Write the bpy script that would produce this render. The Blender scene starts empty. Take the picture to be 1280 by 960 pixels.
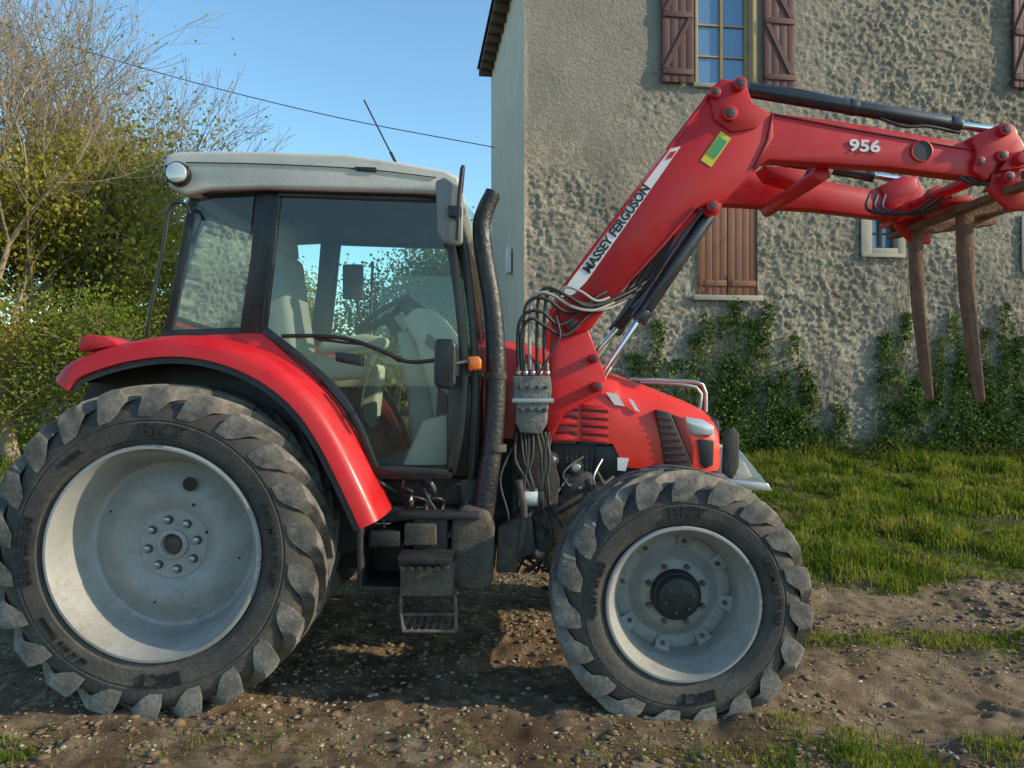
import bpy,bmesh,math,random
import numpy as np
from mathutils import Vector,Matrix
R=math.radians
random.seed(7); rng=np.random.default_rng(7)
F=960.;D=3.85;H=1.62
SUN_AZ=-10.0   # degrees from +X towards +Y
SUN_EL=24.0
def W(px,py,y):
    s=F/(y+D); return Vector(((px-640)/s,y,H-(py-480)/s))
scene=bpy.context.scene
col=scene.collection
def empty(name,loc=(0,0,0),rot=0):
    e=bpy.data.objects.new(name,None); col.objects.link(e); e.location=loc; e.rotation_euler=(0,0,rot); e.empty_display_size=.3; return e
TR=empty('tractor')
# ---------------------------------------------------------------- materials
def newmat(name):
    m=bpy.data.materials.new(name); m.use_nodes=True
    nt=m.node_tree; b=nt.nodes['Principled BSDF']; return m,nt,b
def N(nt,t,**k):
    n=nt.nodes.new(t)
    for a,v in k.items(): setattr(n,a,v)
    return n
def ramp(nt,fac,stops):
    r=N(nt,'ShaderNodeValToRGB'); cr=r.color_ramp
    while len(cr.elements)<len(stops): cr.elements.new(.5)
    for e,(p,c) in zip(cr.elements,stops):
        e.position=p; e.color=(c[0],c[1],c[2],1) if not isinstance(c,(int,float)) else (c,c,c,1)
    nt.links.new(fac,r.inputs['Fac']); return r.outputs['Color']
def noise(nt,vec,scale,detail=4,rough=.55,out='Fac',dist=0):
    n=N(nt,'ShaderNodeTexNoise'); n.inputs['Scale'].default_value=scale; n.inputs['Detail'].default_value=detail
    n.inputs['Roughness'].default_value=rough; n.inputs['Distortion'].default_value=dist
    nt.links.new(vec,n.inputs['Vector']); return n.outputs[out]
def mix(nt,fac,a,b,bt='MIX'):
    m=N(nt,'ShaderNodeMixRGB',blend_type=bt)
    for s,v in (('Fac',fac),('Color1',a),('Color2',b)):
        if isinstance(v,bpy.types.NodeSocket): nt.links.new(v,m.inputs[s])
        elif isinstance(v,(int,float)) : m.inputs[s].default_value=v if s=='Fac' else (v,v,v,1)
        else: m.inputs[s].default_value=(v[0],v[1],v[2],1)
    return m.outputs['Color']
def math_(nt,op,a,b=0,clamp=False):
    m=N(nt,'ShaderNodeMath',operation=op); m.use_clamp=clamp
    for i,v in enumerate((a,b)):
        if isinstance(v,bpy.types.NodeSocket): nt.links.new(v,m.inputs[i])
        else: m.inputs[i].default_value=v
    return m.outputs[0]
def mapr(nt,v,a,b,c=0,d=1):
    m=N(nt,'ShaderNodeMapRange'); nt.links.new(v,m.inputs[0])
    for i,x in enumerate((a,b,c,d)): m.inputs[i+1].default_value=x
    return m.outputs[0]
def bump(nt,b,h,strength,dist):
    n=N(nt,'ShaderNodeBump'); n.inputs['Strength'].default_value=strength; n.inputs['Distance'].default_value=dist
    nt.links.new(h,n.inputs['Height']); nt.links.new(n.outputs[0],b.inputs['Normal']); return n
def mat(name,c,rough=.5,metal=0,var=.12,vs=6,bmp=0,bs=60,dust=0,dc=(.22,.175,.12),coat=0,ds=9,low=None,spec=.5):
    m,nt,b=newmat(name)
    g=N(nt,'ShaderNodeNewGeometry').outputs['Position']
    f=noise(nt,g,vs,3)
    cl=mix(nt,f,[x*(1-var) for x in c],[min(1,x*(1+var)) for x in c])
    rg=mapr(nt,f,.3,.7,max(0,rough-.1),min(1,rough+.12))
    b.inputs['Specular IOR Level'].default_value=spec
    if dust:
        d1=noise(nt,g,ds,5,.7); d2=noise(nt,g,ds*9,3,.7)
        dm=math_(nt,'MULTIPLY',mapr(nt,d1,.38,.72,0,1),mapr(nt,d2,.3,.65,.35,1))
        dm=math_(nt,'MULTIPLY',dm,dust,True)
        if low:
            sp=N(nt,'ShaderNodeSeparateXYZ'); nt.links.new(g,sp.inputs[0])
            lw=mapr(nt,sp.outputs['Z'],low,low-.9,0,.7)
            dm=math_(nt,'ADD',dm,math_(nt,'MULTIPLY',lw,mapr(nt,d2,.3,.7,.3,1)),True)
        cl=mix(nt,dm,cl,dc)
        rg=math_(nt,'ADD',rg,math_(nt,'MULTIPLY',dm,.5),True)
    nt.links.new(cl,b.inputs['Base Color']); nt.links.new(rg,b.inputs['Roughness'])
    b.inputs['Metallic'].default_value=metal
    if coat:
        b.inputs['Coat Weight'].default_value=coat; b.inputs['Coat Roughness'].default_value=.15
    if bmp: bump(nt,b,noise(nt,g,bs,3,.6),bmp,.01)
    return m
RED=mat('red_paint',(.52,.007,.012),.40,dust=.26,coat=.12,dc=(.28,.10,.075),ds=5,spec=.35)
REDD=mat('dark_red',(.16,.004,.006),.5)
BONR=mat('bonnet_red',(.64,.022,.010),.33,dust=.14,coat=.25,dc=(.28,.10,.07),ds=4,spec=.4)
BLK=mat('black_plastic',(.015,.015,.016),.5,bmp=.15,dust=.3,dc=(.11,.09,.07))
FRAME=mat('cab_frame_black',(.011,.011,.012),.36,dust=.2,dc=(.1,.09,.08))
DUSTY=mat('dusty_black',(.024,.022,.021),.75,dust=.85,dc=(.17,.135,.10),bmp=.4,low=1.2)
ENG=mat('engine_grey',(.038,.038,.038),.5,dust=.6,dc=(.14,.115,.09),bmp=.3)
RUB=mat('tyre_rubber',(.036,.033,.031),.8,dust=.6,dc=(.17,.145,.118),bmp=.35,bs=90,ds=6,low=.7)
LUG=mat('tyre_lug',(.075,.069,.062),.85,dust=1.0,dc=(.32,.275,.225),bmp=.3,bs=45,ds=9,low=.7)
TXT=mat('tyre_text',(.016,.015,.014),.55)
RIM=mat('rim_grey',(.33,.33,.32),.5,var=.12,dust=.75,dc=(.20,.17,.13),ds=5,metal=.1,low=.6)
ROOF=mat('cab_roof_grey',(.52,.50,.45),.55,var=.12,dust=.7,dc=(.33,.31,.26),ds=4,bmp=.15)
STEEL=mat('steel',(.42,.42,.42),.32,metal=.8,dust=.35,dc=(.2,.17,.13))
CHROME=mat('chrome_rod',(.8,.8,.8),.12,metal=1)
CYLB=mat('cylinder_black',(.016,.018,.024),.35,dust=.2,dc=(.12,.11,.1),coat=.3)
ALU=mat('valve_aluminium',(.20,.195,.18),.5,metal=.4,dust=.8,dc=(.11,.09,.07),bmp=.6)
HOSE=mat('hose_rubber',(.020,.020,.020),.5,dust=.35,dc=(.15,.13,.11))
HOSEG=mat('hose_sleeve_grey',(.35,.33,.29),.6)
RUST=mat('rusty_steel',(.13,.065,.040),.7,metal=.3,var=.6,vs=10,dust=1.0,dc=(.34,.21,.13),bmp=.6,bs=45,ds=14)
WHITE=mat('white_sticker',(.74,.72,.70),.45,dust=.3,dc=(.4,.36,.33))
BLKT=mat('black_lettering',(.012,.012,.012),.5)
SEAT=mat('seat_fabric',(.24,.24,.23),.85,bmp=.3)
INT=mat('cab_interior_plastic',(.40,.41,.35),.6)
INTD=mat('cab_interior_dark',(.05,.052,.055),.6)
YEL=mat('label_yellow',(.65,.55,.05),.5); GRN=mat('label_green',(.08,.30,.12),.5)
ORG=mat('indicator_orange',(.75,.16,.015),.25,coat=.5)
LENS=mat('lamp_lens',(.6,.6,.58),.15,coat=1,metal=.3)
FILT=mat('filter_white',(.6,.6,.58),.4,dust=.3)
def glassmat(name,tint,gl=.07):
    m=bpy.data.materials.new(name); m.use_nodes=True; nt=m.node_tree; nt.nodes.clear()
    o=N(nt,'ShaderNodeOutputMaterial'); t=N(nt,'ShaderNodeBsdfTransparent'); g=N(nt,'ShaderNodeBsdfGlossy'); d=N(nt,'ShaderNodeBsdfDiffuse')
    t.inputs[0].default_value=(*tint,1); g.inputs['Roughness'].default_value=.02; g.inputs[0].default_value=(1,1,1,1)
    d.inputs[0].default_value=(.5,.48,.42,1)
    fr=N(nt,'ShaderNodeFresnel'); fr.inputs[0].default_value=1.4
    m1=N(nt,'ShaderNodeMixShader'); nt.links.new(math_(nt,'ADD',fr.outputs[0],gl-.04,True),m1.inputs[0]); nt.links.new(t.outputs[0],m1.inputs[1]); nt.links.new(g.outputs[0],m1.inputs[2])
    pos=N(nt,'ShaderNodeNewGeometry').outputs['Position']
    df=mapr(nt,noise(nt,pos,2.2,4,.7),.42,.75,.0,.06)
    m2=N(nt,'ShaderNodeMixShader'); nt.links.new(df,m2.inputs[0]); nt.links.new(m1.outputs[0],m2.inputs[1]); nt.links.new(d.outputs[0],m2.inputs[2])
    nt.links.new(m2.outputs[0],o.inputs[0]); return m
GLASS=glassmat('cab_glass',(.84,.95,.89))
# ---------------------------------------------------------------- mesh helpers
def mk(name,verts,faces,m,smooth=40,parent=None,bevel=0,seg=2,mir=False,recalc=True):
    parent=TR if parent is None else parent
    obs=[]
    for k in range(2 if mir else 1):
        vs=[(v[0],v[1],v[2]) if k==0 else (v[0],2.0-v[1],v[2]) for v in verts]
        me=bpy.data.meshes.new(name); me.from_pydata(vs,[],faces)
        if recalc or bevel:
            bm=bmesh.new(); bm.from_mesh(me)
            bmesh.ops.recalc_face_normals(bm,faces=bm.faces)
            if bevel:
                ed=[e for e in bm.edges if len(e.link_faces)==2 and e.calc_face_angle(0)>R(25)]
                bmesh.ops.bevel(bm,geom=ed,offset=bevel,segments=seg,profile=.5,affect='EDGES',clamp_overlap=True)
            bm.to_mesh(me); bm.free()
        me.materials.append(m)
        if smooth:
            me.shade_smooth(); me.set_sharp_from_angle(angle=R(smooth))
        o=bpy.data.objects.new(name,me); col.objects.link(o); o.parent=parent; obs.append(o)
    return obs[0]
def prism(name,pts,y0,y1,m,bevel=.006,**k):
    n=len(pts); v=[(p[0],y0,p[1]) for p in pts]+[(p[0],y1,p[1]) for p in pts]
    f=[list(range(n)),list(range(2*n-1,n-1,-1))]+[[i,(i+1)%n,n+(i+1)%n,n+i] for i in range(n)]
    return mk(name,v,f,m,bevel=bevel,**k)
def PP(name,px,y0,y1,m,bevel=.006,**k):
    pts=[(W(a,b,y0).x,W(a,b,y0).z) for a,b in px]
    return prism(name,pts,y0,y1,m,bevel,**k)
def PB(name,x0,y0_,x1,y1_,ya,yb,m,bevel=.006,**k):
    return PP(name,[(x0,y0_),(x1,y0_),(x1,y1_),(x0,y1_)],ya,yb,m,bevel,**k)
def catmull(P,n):
    P=[Vector(p) for p in P]
    if n<=1 or len(P)<3: return P
    out=[]
    for i in range(len(P)-1):
        p0=P[max(i-1,0)];p1=P[i];p2=P[i+1];p3=P[min(i+2,len(P)-1)]
        for j in range(n):
            t=j/n
            out.append(.5*((2*p1)+(p2-p0)*t+(2*p0-5*p1+4*p2-p3)*t*t+(3*p1-p0-3*p2+p3)*t**3))
    out.append(P[-1]); return out
def tube(name,P,r,m,seg=10,sm=6,rs=None,**k):
    Q=catmull(P,sm); n=len(Q); v=[];f=[]
    t=(Q[1]-Q[0]).normalized(); a=t.orthogonal().normalized()
    for i in range(n):
        t=(Q[min(i+1,n-1)]-Q[max(i-1,0)]).normalized()
        a=(a-t*a.dot(t)).normalized(); b=t.cross(a)
        rr=r if rs is None else float(np.interp(i/(n-1),np.linspace(0,1,len(rs)),rs))
        for j in range(seg):
            an=2*math.pi*j/seg; v.append(Q[i]+a*math.cos(an)*rr+b*math.sin(an)*rr)
    for i in range(n-1):
        for j in range(seg):
            f.append([i*seg+j,i*seg+(j+1)%seg,(i+1)*seg+(j+1)%seg,(i+1)*seg+j])
    f.append(list(range(seg))); f.append(list(range((n-1)*seg,n*seg)))
    return mk(name,v,f,m,smooth=50,**k)
def cyl(name,p0,p1,r,m,seg=20,bevel=.003,**k):
    return tube(name,[p0,p1],r,m,seg=seg,sm=1,bevel=bevel,**k)
def tpx(name,pts,r,m,**k):
    return tube(name,[W(*p) for p in pts],r,m,**k)
def lathe(name,prof,cx,cz,m,n=96,a0=0,closed=False,**k):
    v=[];f=[];L=len(prof)
    for i in range(n):
        t=2*math.pi*i/n
        for r,y in prof: v.append((cx+r*math.cos(t),y,cz+r*math.sin(t)))
    for i in range(n):
        for j in range(L-1 if not closed else L):
            j2=(j+1)%L
            f.append([i*L+j,i*L+j2,((i+1)%n)*L+j2,((i+1)%n)*L+j])
    return mk(name,v,f,m,smooth=35,**k)
def trisoup(name,vs,fs,m,parent=None,smooth=False):
    me=bpy.data.meshes.new(name); me.vertices.add(len(vs)); me.vertices.foreach_set('co',vs.ravel().astype(np.float32))
    k=fs.shape[1]
    me.loops.add(fs.size); me.loops.foreach_set('vertex_index',fs.ravel().astype(np.int32))
    me.polygons.add(len(fs)); me.polygons.foreach_set('loop_start',np.arange(0,fs.size,k,dtype=np.int32))
    me.update(calc_edges=True); me.materials.append(m)
    if smooth: me.shade_smooth()
    o=bpy.data.objects.new(name,me); col.objects.link(o)
    if parent is not None: o.parent=parent
    return o
def leaves(name,C,U,V,m,parent=None):
    n=len(C); vs=np.stack([C-U,C-U*.1+V,C+U,C-U*.1-V],1).reshape(-1,3)
    return trisoup(name,vs,np.arange(4*n).reshape(-1,4),m,parent)
def textgeo(s,size,ext=.002,sx=1.0,off=.016):
    c=bpy.data.curves.new('t',type='FONT'); c.body=s; c.size=size; c.extrude=ext; c.align_x='CENTER'; c.align_y='CENTER'; c.offset=size*off; c.resolution_u=3
    o=bpy.data.objects.new('t',c); col.objects.link(o)
    dg=bpy.context.evaluated_depsgraph_get(); me=bpy.data.meshes.new_from_object(o.evaluated_get(dg))
    v=[(p.co.x*sx,p.co.y,p.co.z) for p in me.vertices]; f=[list(p.vertices) for p in me.polygons]
    bpy.data.objects.remove(o); return v,f
def flattext(name,s,size,cpos,ang,m,sx=1.0,**k):
    v,f=textgeo(s,size,.0015,sx,.03); ca,sa=math.cos(ang),math.sin(ang)
    mk(name,[(cpos[0]+a*ca-b*sa,cpos[1]-c,cpos[2]+a*sa+b*ca) for a,b,c in v],f,m,smooth=0,**k)
def ringtext(name,s,size,cx,cz,r0,ang,y,m,ext=.008,sx=1.0):
    v,f=textgeo(s,size,ext,sx); vs=[]
    for a,b,c in v:
        t=ang-a/r0; r=r0+b; vs.append((cx+r*math.cos(t),y-c,cz+r*math.sin(t)))
    mk(name,vs,f,m,smooth=0)
# ---------------------------------------------------------------- wheels
def lugs(name,cx,cz,yc,hw,rs,rb,rt,n,A,ph,mir=True):
    v=[];f=[]
    # (u across: 0 shoulder .. 1 centre, base r, top r, width, extra angular skew)
    st=[(-.050,rs-.045,rs-.040,.055,.085),(-.055,rs-.02,rs+.008,.085,.055),(-.035,rs+.01,rb+.004,.105,.03),(.0,rb-.03,rt-.014,.112,.008),(.10,rb-.022,rt-.003,.094,0),(.25,rb-.012,rt,.074,0),(.5,rb-.01,rt+.002,.060,0),(.8,rb-.01,rt+.002,.056,0),(1.06,rb-.01,rt+.002,.060,0)]
    for side in (-1,1):
        for i in range(n):
            t0=2*math.pi*(i+(0 if side<0 else .5))/n+ph+random.uniform(-.006,.006); wj=random.uniform(.94,1.05); tj=random.uniform(-.004,.003)
            b=len(v)
            for (u,r1,r2,w,sk_) in st:
                y=yc+side*hw*(1-u); th=t0-A*max(u,0)**1.05+sk_
                for (rr,ww) in ((r1,w*1.22),(r2+tj,w*.90*wj)):
                    for sg in (-1,1):
                        t=th+sg*ww*.5/rr; v.append((cx+rr*math.cos(t),y,cz+rr*math.sin(t)))
            for k in range(len(st)-1):
                o=b+4*k; p=o+4
                f+= [[o,o+2,p+2,p],[o+1,p+1,p+3,o+3],[o+2,o+3,p+3,p+2],[o,p,p+1,o+1]]
            f.append([b,b+1,b+3,b+2]); e=b+4*(len(st)-1); f.append([e,e+2,e+3,e+1])
    mk(name,v,f,LUG,smooth=22,mir=mir,bevel=.0035,seg=1)
def hexbolt(name,cx,cz,y0,y1,r,m,**k):
    pts=[(cx+r*math.cos(R(60*i)),cz+r*math.sin(R(60*i))) for i in range(6)]
    prism(name,pts,y0,y1,m,.002,**k)
rx,rz=-1.748,.794
def mirp(p,yc): return p+[(r,2*yc-y) for r,y in reversed(p)]
RC=.135
prof=mirp([(.50,-.09),(.53,-.108),(.545,-.125),(.556,-.128),(.562,-.136),(.60,-.143),(.64,-.145),(.648,-.139),(.655,-.144),(.70,-.138),(.735,-.115),(.762,-.08),(.772,-.02),(.776,.06)],RC)
lathe('rear_tyre',prof,rx,rz,RUB,mir=True,n=128)
lugs('rear_tyre_lugs',rx,rz,RC,.268,.715,.776,.822,22,.42,.1)
ringtext('rear_tyre_size','520/65R38',.078,rx,rz,.605,R(178),-.143,TXT)
ringtext('rear_tyre_mark','BKT',.09,rx,rz,.605,R(84),-.143,TXT,sx=1.4)
ringtext('rear_tyre_mark_low','BKT',.09,rx,rz,.605,R(274),-.143,TXT,sx=1.4)
ringtext('rear_tyre_name','AGRIMAX RT 657',.055,rx,rz,.60,R(5),-.143,TXT)
ringtext('rear_tyre_code','155 A8 152 D  TUBELESS',.03,rx,rz,.60,R(225),-.143,TXT)
ringtext('rear_tyre_code_b','RADIAL',.035,rx,rz,.60,R(128),-.143,TXT)
lathe('rear_rim',[(.50,-.085),(.525,-.105),(.532,-.122),(.524,-.134),(.512,-.134),(.503,-.118),(.497,-.095),(.483,-.075),(.472,-.045),(.462,-.005),(.452,.02),(.447,.05),(.44,.09),(.425,.125),(.405,.132),(.37,.122),(.32,.095),(.27,.082),(.235,.088),(.205,.105),(.18,.118),(.172,.112),(.07,.112),(.055,.112),(.05,.17)],rx,rz,RIM,mir=True,n=128)
lathe('rear_rim_back',[(.50,-.085),(.47,.14),(.47,.3),(.50,.36)],rx,rz,RIM,mir=True)
lathe('rear_hub_ring',[(.078,.115),(.078,.098),(.07,.093),(.058,.093),(.054,.10),(.054,.14)],rx,rz,RIM,mir=True,n=40)
lathe('rear_hub_core',[(.052,.125),(.03,.118),(.001,.116)],rx,rz,DUSTY,n=24,mir=True)
for i in range(8):
    a=R(45*i+10); x=rx+.128*math.cos(a); z=rz+.128*math.sin(a)
    hexbolt('rear_wheel_nut',x,z,.086,.116,.017,STEEL,mir=True)
    lathe('rear_nut_washer',[(.023,.113),(.023,.106),(.001,.105)],x,z,ENG,n=14)
for a,rr,s in ((72,.33,.037),(150,.35,.007),(60,.24,.009),(255,.3,.007),(350,.36,.007),(20,.20,.009)):
    x=rx+rr*math.cos(R(a)); z=rz+rr*math.sin(R(a)); lathe('rim_hole',[(s,.075),(.0005,.0745)],x,z,TXT,n=20)
fx,fz=.846,.533; FC=.145
prof=mirp([(.36,-.03),(.385,-.045),(.40,-.066),(.412,-.072),(.418,-.078),(.45,-.084),(.49,-.085),(.497,-.079),(.503,-.083),(.54,-.072),(.57,-.048),(.59,-.02),(.60,.03),(.604,.09)],FC)
lathe('front_tyre',prof,fx,fz,RUB,mir=True,n=128)
lugs('front_tyre_lugs',fx,fz,FC,.222,.558,.604,.648,19,.48,.22)
ringtext('front_tyre_size','420/70R28',.066,fx,fz,.452,R(170),-.083,TXT)
ringtext('front_tyre_mark','BKT',.075,fx,fz,.458,R(88),-.083,TXT,sx=1.4)
ringtext('front_tyre_mark_low','BKT',.075,fx,fz,.458,R(278),-.083,TXT,sx=1.4)
ringtext('front_tyre_name','AGRIMAX RT 765',.046,fx,fz,.455,R(10),-.083,TXT)
lathe('front_rim',[(.36,-.03),(.382,-.05),(.388,-.066),(.381,-.077),(.370,-.077),(.362,-.062),(.357,-.04),(.345,-.015),(.333,.01),(.330,.03),(.318,.045),(.312,.10),(.305,.16),(.30,.23)],fx,fz,RIM,mir=True,n=96)
lathe('front_rim_disc',[(.306,.215),(.30,.195),(.27,.19),(.235,.195),(.21,.18),(.185,.15),(.165,.135),(.10,.13),(.0005,.13)],fx,fz,RIM,mir=True,n=96)
lathe('front_hub',[(.13,.135),(.128,.10),(.12,.085),(.112,.08),(.10,.045),(.085,.035),(.03,.033),(.0005,.033)],fx,fz,BLK,mir=True,n=48)
for i in range(8):
    a=R(45*i+22); hexbolt('front_wheel_nut',fx+.152*math.cos(a),fz+.152*math.sin(a),.105,.14,.014,DUSTY,mir=True)
for i in range(6):
    a=R(60*i+15); hexbolt('front_hub_bolt',fx+.07*math.cos(a),fz+.07*math.sin(a),.022,.036,.009,DUSTY)
for i in range(8):
    a=R(45*i-12); ca,sa=math.cos(a),math.sin(a); v=[]
    for (r,t,y) in ((.235,-.03,.19),(.235,.03,.19),(.318,.045,.15),(.318,-.045,.15),(.235,-.03,.20),(.235,.03,.20),(.318,.045,.175),(.318,-.045,.175)):
        v.append((fx+r*ca-t*sa,y,fz+r*sa+t*ca))
    mk('front_rim_lug',v,[[0,1,2,3],[7,6,5,4],[0,1,5,4],[1,2,6,5],[2,3,7,6],[3,0,4,7]],RIM,bevel=.004)
    hexbolt('front_rim_bolt',fx+.272*ca,fz+.272*sa,.155,.175,.012,DUSTY)
cyl('rear_axle',(rx,.15,rz),(rx,1.85,rz),.13,ENG)
cyl('front_axle_hub',(fx,.14,fz),(fx,.40,fz),.15,ENG,mir=True)
prism('front_axle_beam',[(fx-.11,fz-.08),(fx+.11,fz-.08),(fx+.09,fz+.12),(fx-.09,fz+.12)],.36,1.64,ENG,.02)
cyl('steering_rod',(fx-.2,.4,fz),(fx-.2,1.6,fz),.022,STEEL)
# ---------------------------------------------------------------- rear mudguard
fp=[(66,474),(78,458),(100,445),(150,429),(205,421),(255,424),(305,438),(350,462),(390,497),(420,540),(446,590),(474,650)]
FPW=catmull([W(a,b,0) for a,b in fp],4)
def fender(name,sec,m,inset=0):
    n=len(FPW);v=[];f=[];L=len(sec)
    for i in range(n):
        t=(FPW[min(i+1,n-1)]-FPW[max(i-1,0)]).normalized(); nn=Vector((-t.z,0,t.x))
        if nn.z<0 and i<n//2: nn=-nn
        if i>=n//2 and nn.x<0: nn=-nn
        for (y,o) in sec:
            p=FPW[i]+nn*(o-inset); v.append((p.x,y,p.z))
    for i in range(n-1):
        for j in range(L):
            f.append([i*L+j,i*L+(j+1)%L,(i+1)*L+(j+1)%L,(i+1)*L+j])
    f.append(list(range(L))); f.append(list(range((n-1)*L,n*L)))
    mk(name,v,f,m,smooth=35,mir=True)
fender('rear_mudguard',[(.34,-.0),(.34,.02),(.12,.015),(.03,.0),(-.005,-.02),(-.02,-.05),(-.025,-.10),(-.012,-.105),(-.008,-.06),(.01,-.035),(.05,-.02)],RED)
fender('mudguard_liner',[(.33,-.012),(.06,-.03),(.0,-.07),(-.01,-.135),(-.0,-.135),(.02,-.08),(.07,-.045),(.33,-.03)],BLK)
inn=[(p.x,p.z) for p in FPW]
prism('wheel_arch_wall',[(x,z-.02) for x,z in inn]+[(-.72,.75),(-1.2,.62),(-2.0,.62),(-2.35,1.5)],.335,.36,BLK,0,mir=True)
PP('tail_lamp',[(97,440),(98,425),(108,418),(130,420),(146,428),(146,432)],.03,.24,RED,.012)
PP('cab_rear_panel',[(135,438),(205,421),(330,415),(345,430),(395,475),(440,540),(470,600),(474,640),(455,620),(420,560),(380,510),(330,470),(255,445),(180,440)],.27,.335,RED,.008,mir=True)
# ---------------------------------------------------------------- cab
yn=.28
PP('roof_shell',[(203,200),(209,192),(222,189),(300,188),(430,192),(500,202),(556,212),(574,221),(576,232),(566,243),(520,240),(330,235),(262,237),(232,244),(214,236),(205,224)],.20,1.80,ROOF,.035,seg=4)
PP('roof_gutter',[(240,243),(330,239),(520,244),(560,248),(556,236),(330,230),(245,236)],.235,1.765,FRAME,.004)
tpx('roof_seam',[(232,203,.195),(330,205,.195),(450,211,.195),(545,222,.195)],.003,FRAME,sm=4)
PP('roof_vent',[(443,208),(470,209),(470,215),(445,213)],.19,.21,FRAME,.003)
c=W(221,216,.15); cyl('work_lamp_housing',c,c+Vector((-.01,.12,0)),.062,FRAME); cyl('work_lamp_lens',c+Vector((0,-.015,0)),c+Vector((0,.01,0)),.052,LENS)
PP('work_lamp_bracket',[(205,205),(238,206),(236,226),(208,228)],.2,.26,BLK)
PP('rear_corner_pillar',[(238,240),(247,240),(213,418),(204,418)],yn,yn+.05,FRAME,.005,mir=True)
PP('b_pillar',[(320,237),(349,238),(341,290),(327,418),(299,414),(313,320)],yn-.012,yn+.06,FRAME,.006,mir=True)
PP('window_base_rail',[(204,413),(300,409),(328,415),(328,422),(204,423)],yn-.005,yn+.05,FRAME,.004,mir=True)
def strip(pts,w):
    L=[Vector((a,b)) for a,b in pts]; o=[];i_=[]
    for i,p in enumerate(L):
        t=(L[min(i+1,len(L)-1)]-L[max(i-1,0)]).normalized(); n=Vector((-t.y,t.x))
        o.append(tuple(p+n*w/2)); i_.append(tuple(p-n*w/2))
    return o+i_[::-1]
def cm2(pts,n=4):
    return [(p.x,p.y) for p in catmull([(a,b,0) for a,b in pts],n)]
PP('door_frame',strip(cm2([(347,243),(339,320),(329,412)],3),6),yn-.02,yn+.02,FRAME,.003,mir=True)
PP('door_frame_low',strip(cm2([(329,412),(375,448),(420,490),(448,535),(468,586)],4),9),yn-.02,yn+.03,FRAME,.003,mir=True)
PP('door_sill',[(466,584),(566,587),(566,596),(468,594)],yn-.02,yn+.04,FRAME,.004,mir=True)
PP('door_top_frame',[(348,238),(547,245),(547,252),(348,245)],yn-.02,yn+.02,FRAME,.003,mir=True)
PP('a_pillar',strip(cm2([(548,240),(564,310),(576,400),(579,470),(574,540),(564,592)],4),11),yn-.02,yn+.05,FRAME,.006,mir=True)
PP('front_corner_post',strip(cm2([(565,240),(581,320),(591,420),(593,500),(588,600)],4),8),yn+.05,yn+.11,FRAME,.004,mir=True)
def glass(name,px,y,mir=True):
    P=[W(a,b,y) for a,b in px]
    mk(name,[(p.x,p.y,p.z) for p in P],[list(range(len(P)))],GLASS,smooth=0,mir=mir)
glass('rear_side_glass',[(243,243),(318,240),(300,411),(209,415)],yn+.01)
glass('door_glass',[(348,245),(546,250)]+cm2([(560,310),(574,400),(576,470),(570,540),(562,586)],3)+[(470,586)]+cm2([(448,535),(420,490),(375,448),(331,414)],3),yn)
def screen(name,a,y0,y1,bow=.0,n=8):
    P=[W(px,py,yn) for px,py in a]; v=[];f=[]
    for p in P:
        for j in range(n+1):
            t=j/n; v.append((p.x+bow*math.sin(math.pi*t),y0+(y1-y0)*t,p.z))
    for i in range(len(P)-1):
        for j in range(n): f.append([i*(n+1)+j,i*(n+1)+j+1,(i+1)*(n+1)+j+1,(i+1)*(n+1)+j])
    mk(name,v,f,GLASS,smooth=60)
screen('windscreen',cm2([(570,240),(586,320),(596,420),(598,470)],3),yn+.1,2-yn-.1,.08)
screen('rear_screen',[(240,243),(206,415)],yn+.05,2-yn-.05,-.03)
PB('cab_front_wall',560,470,600,596,yn+.10,2-yn-.1,FRAME,.01)
tube('rear_screen_top',[W(240,242,yn+.05),W(240,242,yn+.05)+Vector((0,1.34,0))],.03,FRAME,sm=1)
tube('rear_screen_low',[W(208,415,yn+.05),W(208,415,yn+.05)+Vector((0,1.34,0))],.03,FRAME,sm=1)
fl=[(W(335,440,yn).x,W(335,440,yn).z-.06),(W(445,545,yn).x,1.16),(-.33,1.155),(-.33,1.10),(-1.0,1.10),(-1.85,1.3),(-1.85,1.8)]
prism('cab_floor',fl,yn+.05,2-yn-.05,INTD,.01)
prism('seat_base',[(-1.25,1.3),(-.98,1.3),(-1.0,1.6),(-1.3,1.6)],.8,1.2,INTD,.02)
prism('seat_cushion',[(-1.42,1.62),(-.90,1.66),(-.88,1.74),(-.95,1.78),(-1.38,1.73)],.74,1.26,SEAT,.03,seg=3)
prism('seat_backrest',[(-1.42,1.70),(-1.28,1.72),(-1.34,2.1),(-1.38,2.42),(-1.46,2.46),(-1.56,2.40),(-1.54,2.0)],.74,1.26,SEAT,.04,seg=3)
prism('seat_headrest',[(-1.38,2.42),(-1.40,2.64),(-1.46,2.68),(-1.54,2.64),(-1.54,2.42)],.84,1.16,SEAT,.03,seg=3)
prism('armrest_console',[(-1.3,1.82),(-.86,1.86),(-.84,1.93),(-1.0,1.96),(-1.3,1.90)],1.30,1.50,INT,.03,seg=3)
prism('side_console',[(-1.5,1.45),(-.95,1.3),(-.9,1.75),(-1.45,1.84)],1.42,1.66,INT,.03,seg=3)
tube('control_lever',[(-.95,1.38,1.9),(-.92,1.38,2.02)],.012,INTD,sm=1); tube('lever_knob',[(-.92,1.38,2.0),(-.91,1.38,2.07)],.028,INTD,sm=1)
tube('gear_lever',[(-.85,.62,1.2),(-.88,.62,1.5),(-.82,.62,1.75)],.012,INTD); tube('gear_knob',[(-.83,.62,1.73),(-.81,.62,1.80)],.026,INTD,sm=1)
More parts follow.
